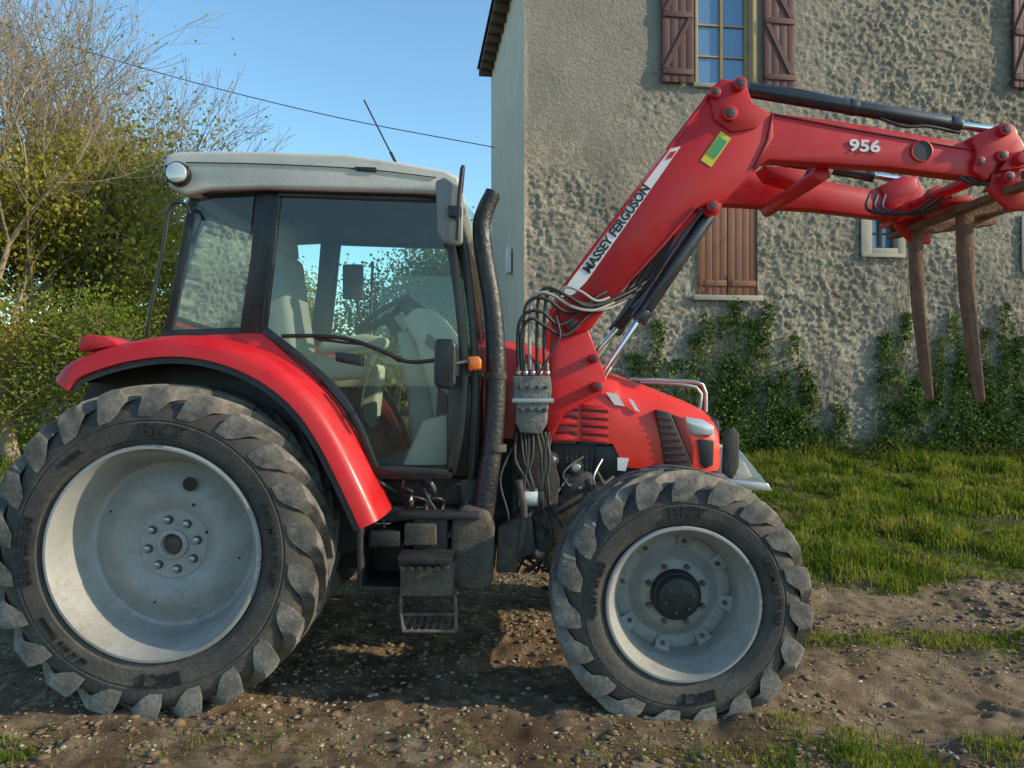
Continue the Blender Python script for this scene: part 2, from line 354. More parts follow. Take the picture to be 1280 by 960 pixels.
prism('dashboard',[(-.42,1.16),(-.36,1.16),(-.30,1.72),(-.34,1.92),(-.45,2.06),(-.58,2.08),(-.66,2.0),(-.58,1.88),(-.50,1.6)],.72,1.28,INT,.035,seg=3)
prism('dash_instrument_hood',[(-.45,2.02),(-.60,2.14),(-.68,2.08),(-.60,1.98)],.80,1.20,INTD,.02)
prism('dash_side_vent',[(-.44,1.80),(-.52,1.86),(-.50,1.92),(-.42,1.86)],.70,.72,INTD,.004)
prism('dash_lower_panel',[(-.40,1.25),(-.46,1.3),(-.44,1.6),(-.38,1.55)],.70,.72,INTD,.004)
prism('steering_console',[(-.62,1.16),(-.45,1.16),(-.5,1.6),(-.62,1.95),(-.72,1.95),(-.66,1.6)],.90,1.10,INT,.03,seg=3)
prism('pedal_box',[(-.62,1.16),(-.36,1.16),(-.36,1.45),(-.5,1.42)],.45,.7,INT,.02)
prism('pedal',[(-.74,1.30),(-.66,1.36),(-.67,1.38),(-.75,1.32)],.80,.88,INTD,.004)
sc=Vector((-.80,1.0,2.06)); ax=Vector((-.55,0,.83)).normalized(); e1=Vector((0,1,0)); e2=ax.cross(e1)
ring=[sc+e1*.2*math.cos(2*math.pi*i/32)+e2*.2*math.sin(2*math.pi*i/32) for i in range(33)]
tube('steering_wheel_rim',ring,.016,INTD,sm=1)
for a in (0,120,240):
    tube('steering_wheel_spoke',[sc-ax*.03,sc+e1*.2*math.cos(R(a))+e2*.2*math.sin(R(a))],.013,INTD,sm=1)
tube('steering_column',[sc,sc-ax*.3],.035,INTD,sm=1)
prism('monitor',[(-1.16,2.20),(-1.02,2.20),(-1.02,2.44),(-1.16,2.44)],1.40,1.44,INTD,.01)
tube('monitor_bracket',[(-1.07,1.45,2.24),(-1.07,1.55,2.1),(-1.0,1.66,1.9)],.012,INTD)
tube('monitor_post',[(-1.02,1.66,1.8),(-1.0,1.66,2.5)],.01,INTD,sm=1)
tube('sun_blind',[(-.44,.4,2.70),(-.44,1.6,2.70)],.03,INTD,sm=1)
prism('headliner',[(-1.72,2.66),(-.42,2.65),(-.40,2.68),(-1.72,2.69)],.33,1.67,INTD,.01)
tpx('door_grab_rail',[(352,420,.25),(400,420,.245),(440,425,.24),(480,440,.24),(510,452,.24),(545,450,.24)],.011,FRAME)
tpx('door_grab_rail_low',[(395,424,.25),(430,428,.24),(465,433,.24),(500,452,.24)],.007,FRAME)
PP('door_handle',[(418,440),(452,443),(452,458),(420,452)],.24,.27,FRAME,.006)
tpx('rear_grab_bar',[(238,268,.2),(232,256,.2),(220,253,.18),(211,264,.18),(206,300,.18),(196,350,.18),(186,400,.18),(183,422,.2)],.010,FRAME)
tpx('antenna',[(455,125,.9),(496,206,.9)],.005,FRAME,sm=1)
tpx('antenna_base',[(488,190,.9),(497,208,.9)],.009,FRAME,sm=1)
PP('upper_mirror',[(544,226),(555,221),(574,232),(579,245),(578,303),(570,307),(553,302),(547,290)],.08,.13,mat('mirror_shell_grey',(.20,.20,.19),.5,dust=.4),.012,seg=3)
tpx('mirror_arm',[(579,207,.12),(576,240,.12),(572,262,.15),(562,285,.25)],.011,FRAME)
tpx('mirror_arm_top',[(578,210,.06),(574,250,.06),(572,300,.06)],.012,FRAME)
PP('mirror_knuckle',[(560,256),(577,258),(576,272),(560,270)],.05,.2,FRAME,.006)
PP('lower_mirror',[(543,428),(547,423),(566,424),(570,432),(569,480),(563,487),(546,485),(542,478)],.06,.13,FRAME,.014,seg=3)
tpx('lower_mirror_arm',[(566,455,.11),(582,452,.2),(592,450,.34)],.013,FRAME)
PP('indicator_lamp',[(584,446),(598,445),(602,450),(601,462),(586,464)],.20,.27,ORG,.012,seg=3)
# ---------------------------------------------------------------- bonnet
def loft(name,secs,m,n=28,p=4.2,**k):
    v=[];f=[]
    for (x,top,bot,hw,lean) in secs:
        for j in range(n+1):
            a=math.pi*j/n; c_=math.cos(a); s_=math.sin(a)
            yy=1.0-hw*math.copysign(abs(c_)**(2/p),c_)*(1-.06*(abs(s_)**2)); zz=bot+(top-bot)*abs(s_)**(2/p)
            v.append((x+lean*abs(s_)**.5,yy,zz))
    L=n+1
    for i in range(len(secs)-1):
        for j in range(n): f.append([i*L+j,i*L+j+1,(i+1)*L+j+1,(i+1)*L+j])
        f.append([i*L+n,i*L,(i+1)*L,(i+1)*L+n])
    f.append(list(range(L))); f.append(list(range((len(secs)-1)*L,len(secs)*L)))
    return mk(name,v,f,m,smooth=38,**k)
loft('bonnet',[(-.17,1.90,1.31,.40,0),(.1,1.87,1.30,.41,0),(.35,1.79,1.29,.415,0),(.58,1.70,1.275,.415,0),(.62,1.685,1.20,.415,0),(.64,1.68,1.14,.415,0),(.85,1.60,1.12,.41,0),(1.05,1.52,1.11,.40,0),(1.15,1.47,1.11,.385,0),(1.20,1.43,1.115,.36,0),(1.225,1.38,1.14,.33,0)],BONR)
def bp(name,px,m,y0=.578,y1=.61,bevel=.003): PP(name,px,y0,y1,m,bevel)
for i in range(5):
    y=505+i*10; x0=688-i*1
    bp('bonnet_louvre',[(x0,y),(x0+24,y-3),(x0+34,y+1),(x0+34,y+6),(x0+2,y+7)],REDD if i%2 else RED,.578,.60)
    bp('bonnet_louvre_gap',[(x0,y+6.5),(x0+36,y+6.5),(x0+36,y+9.2),(x0,y+9.2)],BLK,.583,.60,0)
    x0=726
    bp('bonnet_louvre',[(x0,y),(x0+26,y+2),(x0+34,y+5),(x0+34,y+9),(x0,y+7)],RED,.578,.60)
    bp('bonnet_louvre_gap',[(x0,y+7),(x0+35,y+9),(x0+35,y+11),(x0,y+9.6)],BLK,.583,.60,0)
bp('bonnet_stripe',[(757,490),(771,492),(781,508),(768,506)],WHITE,.586,.60,0)
bp('bonnet_stripe',[(785,498),(791,500),(800,515),(794,513)],WHITE,.586,.60,0)
bp('bonnet_emblem',[(772,572),(786,573),(782,589),(772,588)],WHITE,.580,.60,0)
bp('side_grille',[(820,512),(838,516),(866,583),(866,588),(832,586)],BLK,.580,.63,.004)
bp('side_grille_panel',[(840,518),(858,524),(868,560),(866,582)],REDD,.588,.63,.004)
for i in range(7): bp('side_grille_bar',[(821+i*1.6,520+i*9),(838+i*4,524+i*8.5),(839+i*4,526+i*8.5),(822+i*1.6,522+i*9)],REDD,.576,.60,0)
PP('headlamp',[(856,521),(880,525),(893,533),(892,545),(864,543)],.60,.80,LENS,.01,mir=True)
PP('headlamp_low',[(872,549),(893,551),(892,582),(882,586),(876,580)],.60,.80,BLK,.008,mir=True)
prism('front_grille',[(1.18,1.14),(1.24,1.14),(1.235,1.40),(1.18,1.42)],.72,1.28,BLK,.01)
PP('bonnet_lower_black',[(690,551),(760,556),(768,600),(690,605)],.62,.70,BLK,.004)
for i in range(9): tpx('engine_screen_bar',[(708+i*6,558,.61),(710+i*6,602,.61)],.003,ENG,sm=1,seg=5)
prism('front_support',[(.55,.75),(1.25,.80),(1.36,.92),(1.36,1.08),(.55,1.12)],.72,1.28,ENG,.02)
prism('front_weight',[(1.22,.75),(1.42,.78),(1.46,1.05),(1.40,1.16),(1.22,1.12)],.78,1.5,mat('weight_grey',(.30,.29,.26),.6,dust=.5),.02)
tube('front_guard_bar',[W(786,474,.95),W(840,476,.95),W(878,481,.95),W(882,515,.95)],.013,STEEL,sm=3)
tube('front_guard_bar_far',[W(800,478,1.3),W(870,484,1.3),W(874,512,1.3)],.013,STEEL,sm=3)
PP('front_mudguard_bracket',[(907,540),(916,535),(925,543),(924,585),(916,600),(905,592)],.30,.36,DUSTY,.01)
PP('front_bracket_arm',[(892,596),(960,604),(966,614),(925,612),(895,606)],.45,.75,STEEL,.005)
PP('far_front_plate',[(893,560),(925,562),(962,608),(950,614),(900,598)],1.15,1.6,ROOF,.01)
# engine / gearbox
prism('engine_block',[(-.15,.68),(.95,.68),(.95,1.12),(.6,1.34),(-.15,1.34)],.74,1.26,ENG,.02)
prism('gearbox',[(-2.0,.55),(-.1,.50),(-.1,1.1),(-2.0,1.15)],.68,1.32,ENG,.04)
prism('chassis_rail',[(-.3,.66),(1.1,.72),(1.1,.90),(-.3,.90)],.66,.72,DUSTY,.008,mir=True)
prism('rear_hitch',[(-2.55,.7),(-2.0,.6),(-2.0,1.2),(-2.35,1.1)],.7,1.3,ENG,.03)
def eb(n,x0,y0,x1,y1,a,b,m,bv=.01): PB(n,x0,y0,x1,y1,a,b,m,bv)
eb('alternator_housing',700,590,742,640,.58,.75,ENG,.03)
eb('engine_cover',744,556,800,600,.60,.74,BLK,.02)
c=W(660,622,.40); cyl('oil_filter',c+Vector((-.05,0,0)),c+Vector((.055,0,0)),.048,FILT)
cyl('oil_filter_cap',c+Vector((.055,0,0)),c+Vector((.085,0,0)),.05,DUSTY)
for (x,y,r,yy,l) in ((700,640,.055,.6,.18),(735,610,.06,.62,.15),(675,690,.05,.45,.2),(725,665,.05,.62,.2),(720,585,.045,.57,.2),(690,575,.04,.55,.2)):
    c=W(x,y,yy); cyl('engine_canister',c,c+Vector((0,l,0)),r,DUSTY)
    cyl('engine_pulley',c-Vector((0,.012,0)),c,r*.6,STEEL)
for i in range(7):
    x=686+i*13; hexbolt('engine_bolt',W(x,606+4*(i%2),.6).x,W(x,606+4*(i%2),.6).z,.575,.60,.012,STEEL)
for i in range(9):
    a=(682+random.random()*90,570+random.random()*40,.55); b=(a[0]+random.uniform(-50,30),a[1]+random.uniform(30,90),.50)
    tpx('engine_hose',[a,((a[0]+b[0])/2+random.uniform(-18,18),(a[1]+b[1])/2,.47),b],random.choice((.007,.010,.014)),random.choice((HOSE,ENG,DUSTY,STEEL)),seg=8)
PP('battery_tray',[(446,655),(452,655),(452,733),(560,735),(560,742),(446,740)],.16,.5,BLK,.004)
PP('battery_tray_back',[(448,655),(500,658),(560,660),(560,738),(448,738)],.50,.52,BLK,.004)
eb('battery',462,664,500,684,.2,.42,BLK); eb('battery_cover',505,655,545,682,.2,.45,DUSTY)
eb('electrics_box',470,634,548,652,.32,.6,ENG); eb('tool_box',515,640,560,700,.24,.5,BLK,.02)
PP('hydraulic_tank',[(448,596),(600,596),(604,660),(560,690),(448,668)],.52,.68,ENG,.02)
for i in range(26):
    a=(455+random.random()*140,598+random.random()*60,.3+random.random()*.2)
    b=(a[0]+random.uniform(-45,45),a[1]+random.uniform(5,50),.3+random.random()*.2)
    m_=((a[0]+b[0])/2+random.uniform(-15,15),(a[1]+b[1])/2+random.uniform(-10,20),.28)
    tpx('chassis_hose',[a,m_,b],random.choice((.006,.008,.011)),random.choice((HOSE,HOSE,DUSTY,STEEL)),seg=7)
PP('upper_step',[(498,700),(562,700),(566,712),(566,745),(500,745),(500,716)],.10,.30,DUSTY,.006)
PP('upper_step_tread',[(496,697),(566,698),(562,706),(500,706)],.02,.30,BLK,.004)
for i in range(6): PB('step_tooth',500+i*11,708,506+i*11,713,.03,.07,ENG,.002)
tpx('step_hanger',[(501,745,.12),(501,768,.08),(504,788,.04)],.009,DUSTY,sm=2)
tpx('step_hanger',[(569,742,.12),(570,766,.08),(570,788,.04)],.009,DUSTY,sm=2)
tpx('lower_step_front',[(503,789,.03),(571,789,.03)],.009,DUSTY,sm=1); tpx('lower_step_rear',[(503,768,.20),(571,768,.20)],.009,DUSTY,sm=1)
for i in range(8): 
    a=W(505+i*9,788,.03); tube('lower_step_bar',[a,Vector((a.x,.20,a.z+.01))],.006,DUSTY,sm=1,seg=6)
eb('step_top_plate',497,640,600,650,.2,.5,BLK)
tube('exhaust_stack',[W(x,y,.33) for x,y in ((616,243),(607,262),(602,285),(606,325),(614,370),(619,420),(620,480),(617,540),(609,600),(602,650))],.06,mat('exhaust_black',(.014,.014,.015),.38,dust=.3,dc=(.12,.10,.085),bmp=.6,bs=40),seg=20,rs=[.044,.048,.050,.051,.052,.053,.055,.056,.060,.064])
cyl('exhaust_mouth',W(615,242,.33)+Vector((.005,-.0,.012)),W(613,247,.33),.040,TXT)
for y_ in (470,560): 
    c=W(619,y_,.33); cyl('exhaust_clamp',c+Vector((0,0,.02)),c-Vector((0,0,.02)),.062,DUSTY)
PP('exhaust_box',[(565,645),(580,632),(612,640),(618,665),(616,730),(606,740),(572,738),(562,725)],.22,.5,DUSTY,.03,seg=3)
PP('exhaust_bracket',[(575,600),(600,596),(604,640),(578,640)],.36,.42,BLK)
# ---------------------------------------------------------------- loader
PP('loader_bracket',[(690,392),(700,380),(728,392),(757,470),(753,492),(705,518),(692,545),(683,546)],.44,.54,RED,.007,mir=True)
PP('loader_mast',[(655,470),(688,470),(690,546),(682,610),(668,650),(668,690),(650,700),(640,640),(640,560)],.48,.58,DUSTY,.012,mir=True)
PP('mast_foot',[(622,660),(664,640),(670,690),(650,700),(645,716),(620,716)],.36,.62,DUSTY,.012,mir=True)
PP('mast_gusset',[(640,575),(688,560),(700,600),(690,690),(672,690),(660,620)],.42,.46,DUSTY,.01)
PP('mast_crossplate',[(640,640),(760,600),(770,640),(690,700),(640,700)],.56,.66,DUSTY,.01,mir=True)
tpx('dipstick_tube',[(648,600,.36),(655,640,.36),(650,690,.36),(640,700,.4)],.02,DUSTY)
PP('loader_lower_arm',[(699,398),(698,364),(838,178),(886,115),(903,101),(930,104),(936,129),(966,141),(967,172),(941,214),(906,251),(868,262),(790,347),(764,378),(738,412),(712,420)],.42,.54,RED,.008,mir=True)
PP('loader_upper_arm',[(934,133),(966,141),(1050,151),(1222,181),(1234,196),(1230,223),(1115,209),(1000,202),(960,200),(940,214)],.425,.535,RED,.008,mir=True)
PP('knee_plate',[(886,112),(903,98),(932,103),(941,128),(964,142),(945,160),(915,165),(893,150)],.405,.555,RED,.006,mir=True)
PP('arm_edge_bead',strip([(702,362),(770,274),(840,181),(888,118)],3),.413,.43,RED,.001)
PP('arm_edge_bead_low',strip([(766,374),(830,305),(870,258)],3),.413,.43,RED,.001)
PP('arm_weld_line',strip([(966,143),(960,175),(943,210)],2.5),.413,.43,REDD,.001)
PP('arm_fold_line',strip([(940,137),(1050,158),(1218,187)],2),.418,.43,REDD,.001)
def pin(px,py,y,r,m=STEEL,l=.03,mr=True):
    c=W(px,py,y); cyl('pivot_pin_boss',c-Vector((0,l,0)),c+Vector((0,.01,0)),r,RED,mir=mr); cyl('pivot_pin',c-Vector((0,l+.008,0)),c,r*.62,m,mir=mr,bevel=.002)
for p in ((911,143,.40,.042),(924,106,.395,.036),(893,117,.40,.03),(716,407,.42,.038),(747,483,.43,.03),(743,448,.43,.026),(890,259,.42,.035),(1254,163,.40,.036),(1250,196,.41,.032),(1222,203,.42,.028),(1258,222,.40,.03)): pin(*p,m=ENG)
c=W(1152,189,.423); lathe('arm_hole_ring',[(.062,c.y),(.062,c.y-.006),(.056,c.y-.008),(.052,c.y-.004),(.052,c.y)],c.x,c.z,RED,n=32)
lathe('arm_hole_dark',[(.052,c.y-.003),(.0005,c.y-.003)],c.x,c.z,TXT,n=32)
PP('arm_decal',[(851,183),(832,187),(712,352),(700,372),(717,368),(733,352)],.4165,.419,WHITE,0)
cpos=W(771,286,.414); flattext('arm_lettering','MASSEY FERGUSON',.070,(cpos.x,cpos.y,cpos.z),math.atan2(102,73),BLKT,sx=.95)
cpos=W(1081,183,.420); flattext('arm_number','956',.09,(cpos.x,cpos.y,cpos.z),R(-3),WHITE,sx=1.3)
PP('arm_label',[(901,164),(914,173),(889,209),(876,200)],.4165,.419,YEL,0)
PP('arm_label_panel',[(899,170),(909,177),(894,198),(884,191)],.4135,.416,GRN,0)
PP('arm_red_stripe',[(838,190),(846,188),(840,197),(832,200)],.4135,.416,RED,0)
cyl('tilt_cylinder',W(934,112,.48),W(1195,156,.48),.042,CYLB,mir=True); cyl('tilt_rod',W(1190,155,.48),W(1243,163,.48),.022,CHROME,mir=True)
cyl('tilt_cylinder_gland',W(1186,154.5,.48),W(1199,156.7,.48),.047,CYLB,mir=True)
cyl('tilt_cylinder_band',W(1060,133,.48),W(1070,135,.48),.046,CYLB,mir=True)
tpx('tilt_pipe',[(945,106,.46),(1000,113,.46),(1066,128,.46)],.008,CYLB,mir=True)
tpx('tilt_hose',[(1100,148,.46),(1130,158,.44),(1160,158,.44),(1200,166,.46)],.009,HOSE)
cyl('lift_cylinder',W(886,268,.50),W(801,395,.50),.044,CYLB,mir=True); cyl('lift_rod',W(803,392,.50),W(752,472,.50),.021,CHROME,mir=True)
cyl('lift_cylinder_gland',W(806,388,.50),W(797,401,.50),.049,CYLB,mir=True)
cyl('lift_cylinder_b',W(862,290,.78),W(772,410,.78),.036,CYLB); cyl('lift_rod_b',W(774,407,.78),W(738,450,.78),.018,CHROME)
tpx('lift_pipe',[(880,262,.44),(850,300,.44),(815,355,.44),(790,385,.44)],.009,CYLB)
PP('lift_lug',[(868,258),(905,248),(899,266),(886,272)],.44,.56,RED,.005,mir=True)
c=W(1030,215,.5); cyl('cross_tube',Vector((c.x,.53,c.z)),Vector((c.x,1.47,c.z)),.045,RED)
PP('cross_tube_bracket',[(1004,225),(1012,208),(1030,204),(1042,212),(1038,222),(1022,224),(1012,235)],.90,.94,REDD,.004)
PP('underside_plate',[(955,206),(1010,212),(1005,232),(965,220)],1.2,1.4,RED,.01)
# headstock & carriage
PP('headstock_link',[(1214,171),(1250,155),(1270,158),(1274,176),(1262,186),(1246,205),(1235,225),(1216,214),(1222,190)],.40,.55,RED,.007,mir=True)
PP('headstock_plate',[(1244,160),(1268,156),(1282,185),(1292,232),(1290,262),(1262,262),(1236,236),(1243,200)],.46,.50,RED,.007,mir=True)
for x0,z0 in ((2.80,2.70),(3.28,2.78)):
    prism('carriage_bar',[(x0-.05,z0-.02),(x0+.05,z0-.01),(x0+.05,z0+.03),(x0-.05,z0+.02)],.22,1.80,RUST,.005)
prism('carriage_side',[(2.74,2.72),(3.32,2.80),(3.32,2.845),(2.74,2.765)],.24,.29,RUST,.004,mir=True)
prism('carriage_rib',[(2.74,2.735),(3.32,2.81),(3.3,2.87),(2.8,2.82)],.60,.64,RUST,.004,mir=True)
cyl('headstock_tube',(2.80,.35,2.86),(2.80,1.65,2.86),.035,RED)
cyl('headstock_tube_b',(3.0,.35,2.96),(3.0,1.65,2.96),.03,RUST)
prism('coupler_plate',[(2.70,2.80),(2.98,2.84),(2.94,2.93),(2.76,2.90)],.40,.44,RED,.005,mir=True)
prism('coupler_hook',[(2.72,2.84),(2.84,2.80),(2.90,2.86),(2.86,2.95),(2.78,2.92)],.70,.74,RED,.005,mir=True)
prism('carriage_red_plate',[(2.66,2.74),(2.86,2.75),(2.84,2.79),(2.66,2.775)],.9,1.7,RED,.005)
def tine(name,y,tw=.048):
    a=[(2.780,2.72),(2.786,2.5),(2.795,2.3),(2.812,2.1),(2.838,1.9),(2.868,1.7),(2.905,1.53)]; b=[(2.915,1.50),(2.922,1.54),(2.905,1.7),(2.885,1.9),(2.866,2.1),(2.855,2.3),(2.850,2.5),(2.852,2.66),(3.36,2.73),(3.36,2.775)]
    prism(name,a+b,y-tw,y+tw,RUST,.005)
tine('fork_tine',.93,.044); tine('fork_tine',1.51,.044)
for dx in (0,.05,.1): tube('headstock_hose',[(2.35+dx,1.2,2.86),(2.30+dx,1.1,2.74),(2.5+dx,1.0,2.70),(2.62+dx,.9,2.78)],.011,HOSE)
for dx in (0,.04): tube('headstock_hose',[(2.45+dx,.48,2.90),(2.50+dx,.44,2.78),(2.62+dx,.46,2.74),(2.75+dx,.55,2.82)],.010,HOSE)
# valve block
PP('valve_block',[(641,470),(688,470),(690,488),(688,500),(642,500)],.34,.46,ALU,.006)
PP('valve_block_low',[(645,503),(686,503),(684,530),(676,543),(650,541),(644,528)],.33,.46,ALU,.012)
PP('valve_mount',[(640,498),(692,498),(692,504),(640,504)],.32,.48,STEEL,.003)
for i in range(5):
    c=W(648+i*9,470,.37); cyl('valve_fitting',c,c+Vector((0,0,.07)),.011,ALU,seg=8); cyl('valve_nut',c+Vector((0,0,.005)),c+Vector((0,0,.028)),.017,STEEL,seg=6)
for i in range(4):
    c=W(652+i*10,512,.33); cyl('valve_plug',c-Vector((0,.015,0)),c+Vector((0,.02,0)),.014,ENG,seg=6)
    c=W(650+i*11,484,.34); cyl('valve_plug',c-Vector((0,.012,0)),c+Vector((0,.02,0)),.011,ENG,seg=6)
for i,(x,top,ex,ey) in enumerate(((648,392,745,372),(655,375,752,380),(663,368,758,386),(672,362,765,380),(681,365,772,372),(652,400,740,390))):
    tpx('loader_hose',[(x,462,.37),(x-1,430,.36),(x+1,top+12,.35),(x+12,top-2,.34),(x+30,top-2+i*2,.34),(x+55,top+14+i,.36),(ex,ey,.40),(ex+40,ey-24,.5),(ex+62,ey-60,.55)],.0095,HOSE if i not in(2,) else HOSEG)
tpx('loader_hose_pale',[(688,385,.36),(705,360,.35),(725,364,.35),(745,376,.37),(762,372,.4)],.008,HOSEG)
tpx('loader_hose_pale',[(700,372,.36),(716,384,.35),(742,388,.36),(768,378,.4)],.008,HOSEG)
for i in range(5):
    tpx('arm_pipe',[(752+i*5,388-i*2,.47),(790+i*5,356,.5),(828+i*3,300,.52),(850,270,.54)],.0085,HOSE)
for i in range(9):
    x=646+i*5
    tpx('valve_drain_hose',[(x,540,.40),(x+random.uniform(-8,8),575,.38),(x+random.uniform(-16,22),620,.38),(x+random.uniform(-20,35),680,.44),(x+random.uniform(-30,30),715,.55)],.0085,HOSE if i%3 else DUSTY)
tpx('brake_cable',[(672,470,.33),(690,440,.33),(700,420,.34),(695,395,.35)],.006,HOSE)
tpx('wire_loop',[(640,560,.4),(625,600,.36),(636,650,.36),(628,690,.4)],.007,HOSE)
# ---------------------------------------------------------------- ground
def vn(x,y,sc,seed):
    g=np.random.default_rng(seed).random((256,256)); X=np.asarray(x)*sc+1000; Y=np.asarray(y)*sc+1000
    i=np.floor(X).astype(int); j=np.floor(Y).astype(int); u=X-i; v=Y-j; u=u*u*(3-2*u); v=v*v*(3-2*v)
    i0,i1,j0,j1=i%256,(i+1)%256,j%256,(j+1)%256
    return (g[i0,j0]*(1-u)*(1-v)+g[i1,j0]*u*(1-v)+g[i0,j1]*(1-u)*v+g[i1,j1]*u*v)-.5
def ss(a,b,x):
    t=np.clip((x-a)/(b-a),0,1); return t*t*(3-2*t)
def gz(x,y):
    x=np.asarray(x,float); y=np.asarray(y,float)
    z=-.035*ss(-.6,.6,x)*(1-ss(1.0,3.5,y))
    z=z+.35*ss(3,8.5,y)+.5*ss(9,40,y)
    near=1-ss(12,25,np.hypot(x,y))
    z=z+near*(.05*vn(x,y,.9,1)+.045*vn(x,y,2.7,2)+.034*vn(x,y,8,3)+.018*vn(x,y,22,4))
    rut=np.exp(-((y-.15-.1*np.sin(x*.8))/.22)**2)*ss(1.2,2.0,x); rut2=np.exp(-((y-1.85-.1*np.sin(x*.8))/.25)**2)*ss(.5,2.0,x)
    z=z-.065*(rut+rut2)
    z=z+.04*np.exp(-((y-1.0)/.3)**2)*ss(1.3,2.2,x)
    z=z+.016*np.sin(x*38+np.abs(y-.15)*30)*(rut+.7*rut2)*(vn(x,y,1.5,77)+.6)
    z=z+.04*np.exp(-(((x-1.2)/.25)**2+((y+.12)/.14)**2))+.03*np.exp(-(((x-.5)/.25)**2+((y+.15)/.12)**2))
    return z
def gax(segs): return np.concatenate([np.arange(a,b,s) for a,b,s in segs])
gx=np.unique(np.concatenate([[-600,-400,-250,-150,-90,-60,-40,-30,-24,-18,-14,-11.],gax([(-9,-3.2,.15),(-3.2,4.2,.026),(4.2,12,.1)]),[13,16,20,26,35,50,80,120,200,350,600]]))
gy=np.unique(np.concatenate([[-600,-300,-150,-80,-40,-20,-12,-8,-6,-5,-4,-3,-2,-1.5],gax([(-1.2,2.8,.024),(2.8,10,.08)]),[10.5,11,12,13.5,15,18,22,26,32,40,55,80,120,200,350,600]]))
X,Y=np.meshgrid(gx,gy,indexing='ij'); Z=gz(X,Y)
nx,ny=X.shape; idx=np.arange(nx*ny).reshape(nx,ny)
fs=np.stack([idx[:-1,:-1],idx[1:,:-1],idx[1:,1:],idx[:-1,1:]],-1).reshape(-1,4)
m,nt,b=newmat('ground_soil')
pos=N(nt,'ShaderNodeNewGeometry').outputs['Position']
sp=N(nt,'ShaderNodeSeparateXYZ'); nt.links.new(pos,sp.inputs[0])
n1=noise(nt,pos,1.3,4,.6); n2=noise(nt,pos,6,6,.72); n3=noise(nt,pos,70,4,.75)
vo=N(nt,'ShaderNodeTexVoronoi'); vo.inputs['Scale'].default_value=75; nt.links.new(pos,vo.inputs['Vector'])
soil=ramp(nt,n2,[(.32,(.075,.046,.027)),(.5,(.23,.16,.095)),(.66,(.46,.35,.235))])
soil=mix(nt,mapr(nt,n3,.35,.7,0,.65),soil,(.13,.08,.047))
soil=mix(nt,mapr(nt,n1,.5,.64,0,.75),soil,(.075,.045,.027))
peb=math_(nt,'MULTIPLY',mapr(nt,vo.outputs['Distance'],.28,.12),mapr(nt,n2,.46,.60),True)
soil=mix(nt,math_(nt,'MULTIPLY',peb,.7),soil,(.44,.39,.31))
soil=mix(nt,mapr(nt,sp.outputs['X'],.8,2.6,0,.3),soil,(.42,.31,.20))
grs=ramp(nt,n3,[(.3,(.03,.040,.012)),(.7,(.09,.10,.03))])
thr=math_(nt,'ADD',sp.outputs['Y'],math_(nt,'MULTIPLY',mapr(nt,n1,.3,.7,-1,1),.6))
lim=mapr(nt,sp.outputs['X'],.5,2.2,5.6,2.6)
gm=mapr(nt,math_(nt,'SUBTRACT',thr,lim),-.15,.35,0,1)
st=math_(nt,'SUBTRACT',1.0,mapr(nt,math_(nt,'ABSOLUTE',math_(nt,'SUBTRACT',sp.outputs['Y'],1.0)),.12,.4))
st=math_(nt,'MULTIPLY',st,mapr(nt,sp.outputs['X'],1.5,2.2)); st=math_(nt,'MULTIPLY',st,mapr(nt,n2,.4,.6,0,.6))
gm=math_(nt,'MULTIPLY',math_(nt,'MAXIMUM',gm,st),mapr(nt,n2,.62,.45,.45,1))
nt.links.new(mix(nt,gm,soil,grs),b.inputs['Base Color']); b.inputs['Roughness'].default_value=.95
b.inputs['Specular IOR Level'].default_value=.15
hh=math_(nt,'ADD',n3,math_(nt,'MULTIPLY',peb,.5)); bump(nt,b,hh,1.0,.025)
GR=trisoup('ground',np.stack([X,Y,Z],-1).reshape(-1,3),fs,m,smooth=True)
ph=(1+5**.5)/2
iv=np.array([(-1,ph,0),(1,ph,0),(-1,-ph,0),(1,-ph,0),(0,-1,ph),(0,1,ph),(0,-1,-ph),(0,1,-ph),(ph,0,-1),(ph,0,1),(-ph,0,-1),(-ph,0,1)])/1.9
iff=np.array([(0,11,5),(0,5,1),(0,1,7),(0,7,10),(0,10,11),(1,5,9),(5,11,4),(11,10,2),(10,7,6),(7,1,8),(3,9,4),(3,4,2),(3,2,6),(3,6,8),(3,8,9),(4,9,5),(2,4,11),(6,2,10),(8,6,7),(9,8,1)])
def stones(name,n,xr,yr,rr,mt,flat=.55,mask=None,th=.05,pw=3.5):
    x=rng.uniform(*xr,n*3); y=rng.uniform(*yr,n*3)
    k=(vn(x,y,1.6,11)+.5*vn(x,y,5,12)+rng.uniform(-.35,.35,n*3))>th
    if mask is not None: k&=mask(x,y)
    x,y=x[k][:n],y[k][:n]; n=len(x); r=rr[0]+(rr[1]-rr[0])*rng.random(n)**pw
    S=r[:,None,None]*(iv[None]*rng.uniform(.6,1.35,(n,12,1)))*np.stack([rng.uniform(.7,1.5,n),rng.uniform(.7,1.5,n),np.full(n,flat)],-1)[:,None,:]
    P=np.stack([x,y,gz(x,y)+r*.12],-1)[:,None,:]+S
    fsx=(iff[None]+12*np.arange(n)[:,None,None]).reshape(-1,3)
    return trisoup(name,P.reshape(-1,3),fsx,mt)
def notgrass(x,y): return y<np.interp(x,[.5,2.2],[5.6,2.6])
m,nt,b=newmat('gravel_stone'); pos=N(nt,'ShaderNodeNewGeometry').outputs['Position']
nt.links.new(ramp(nt,noise(nt,pos,28,2,.5),[(.3,(.16,.115,.07)),(.5,(.32,.26,.19)),(.7,(.54,.48,.39))]),b.inputs['Base Color']); b.inputs['Roughness'].default_value=.9
stones('gravel',13000,(-3.2,4.8),(-.9,4.0),(.002,.017),m,.45,mask=notgrass,th=.05,pw=5)
CL=mat('soil_clod',(.17,.11,.062),.95,var=.5,vs=20)
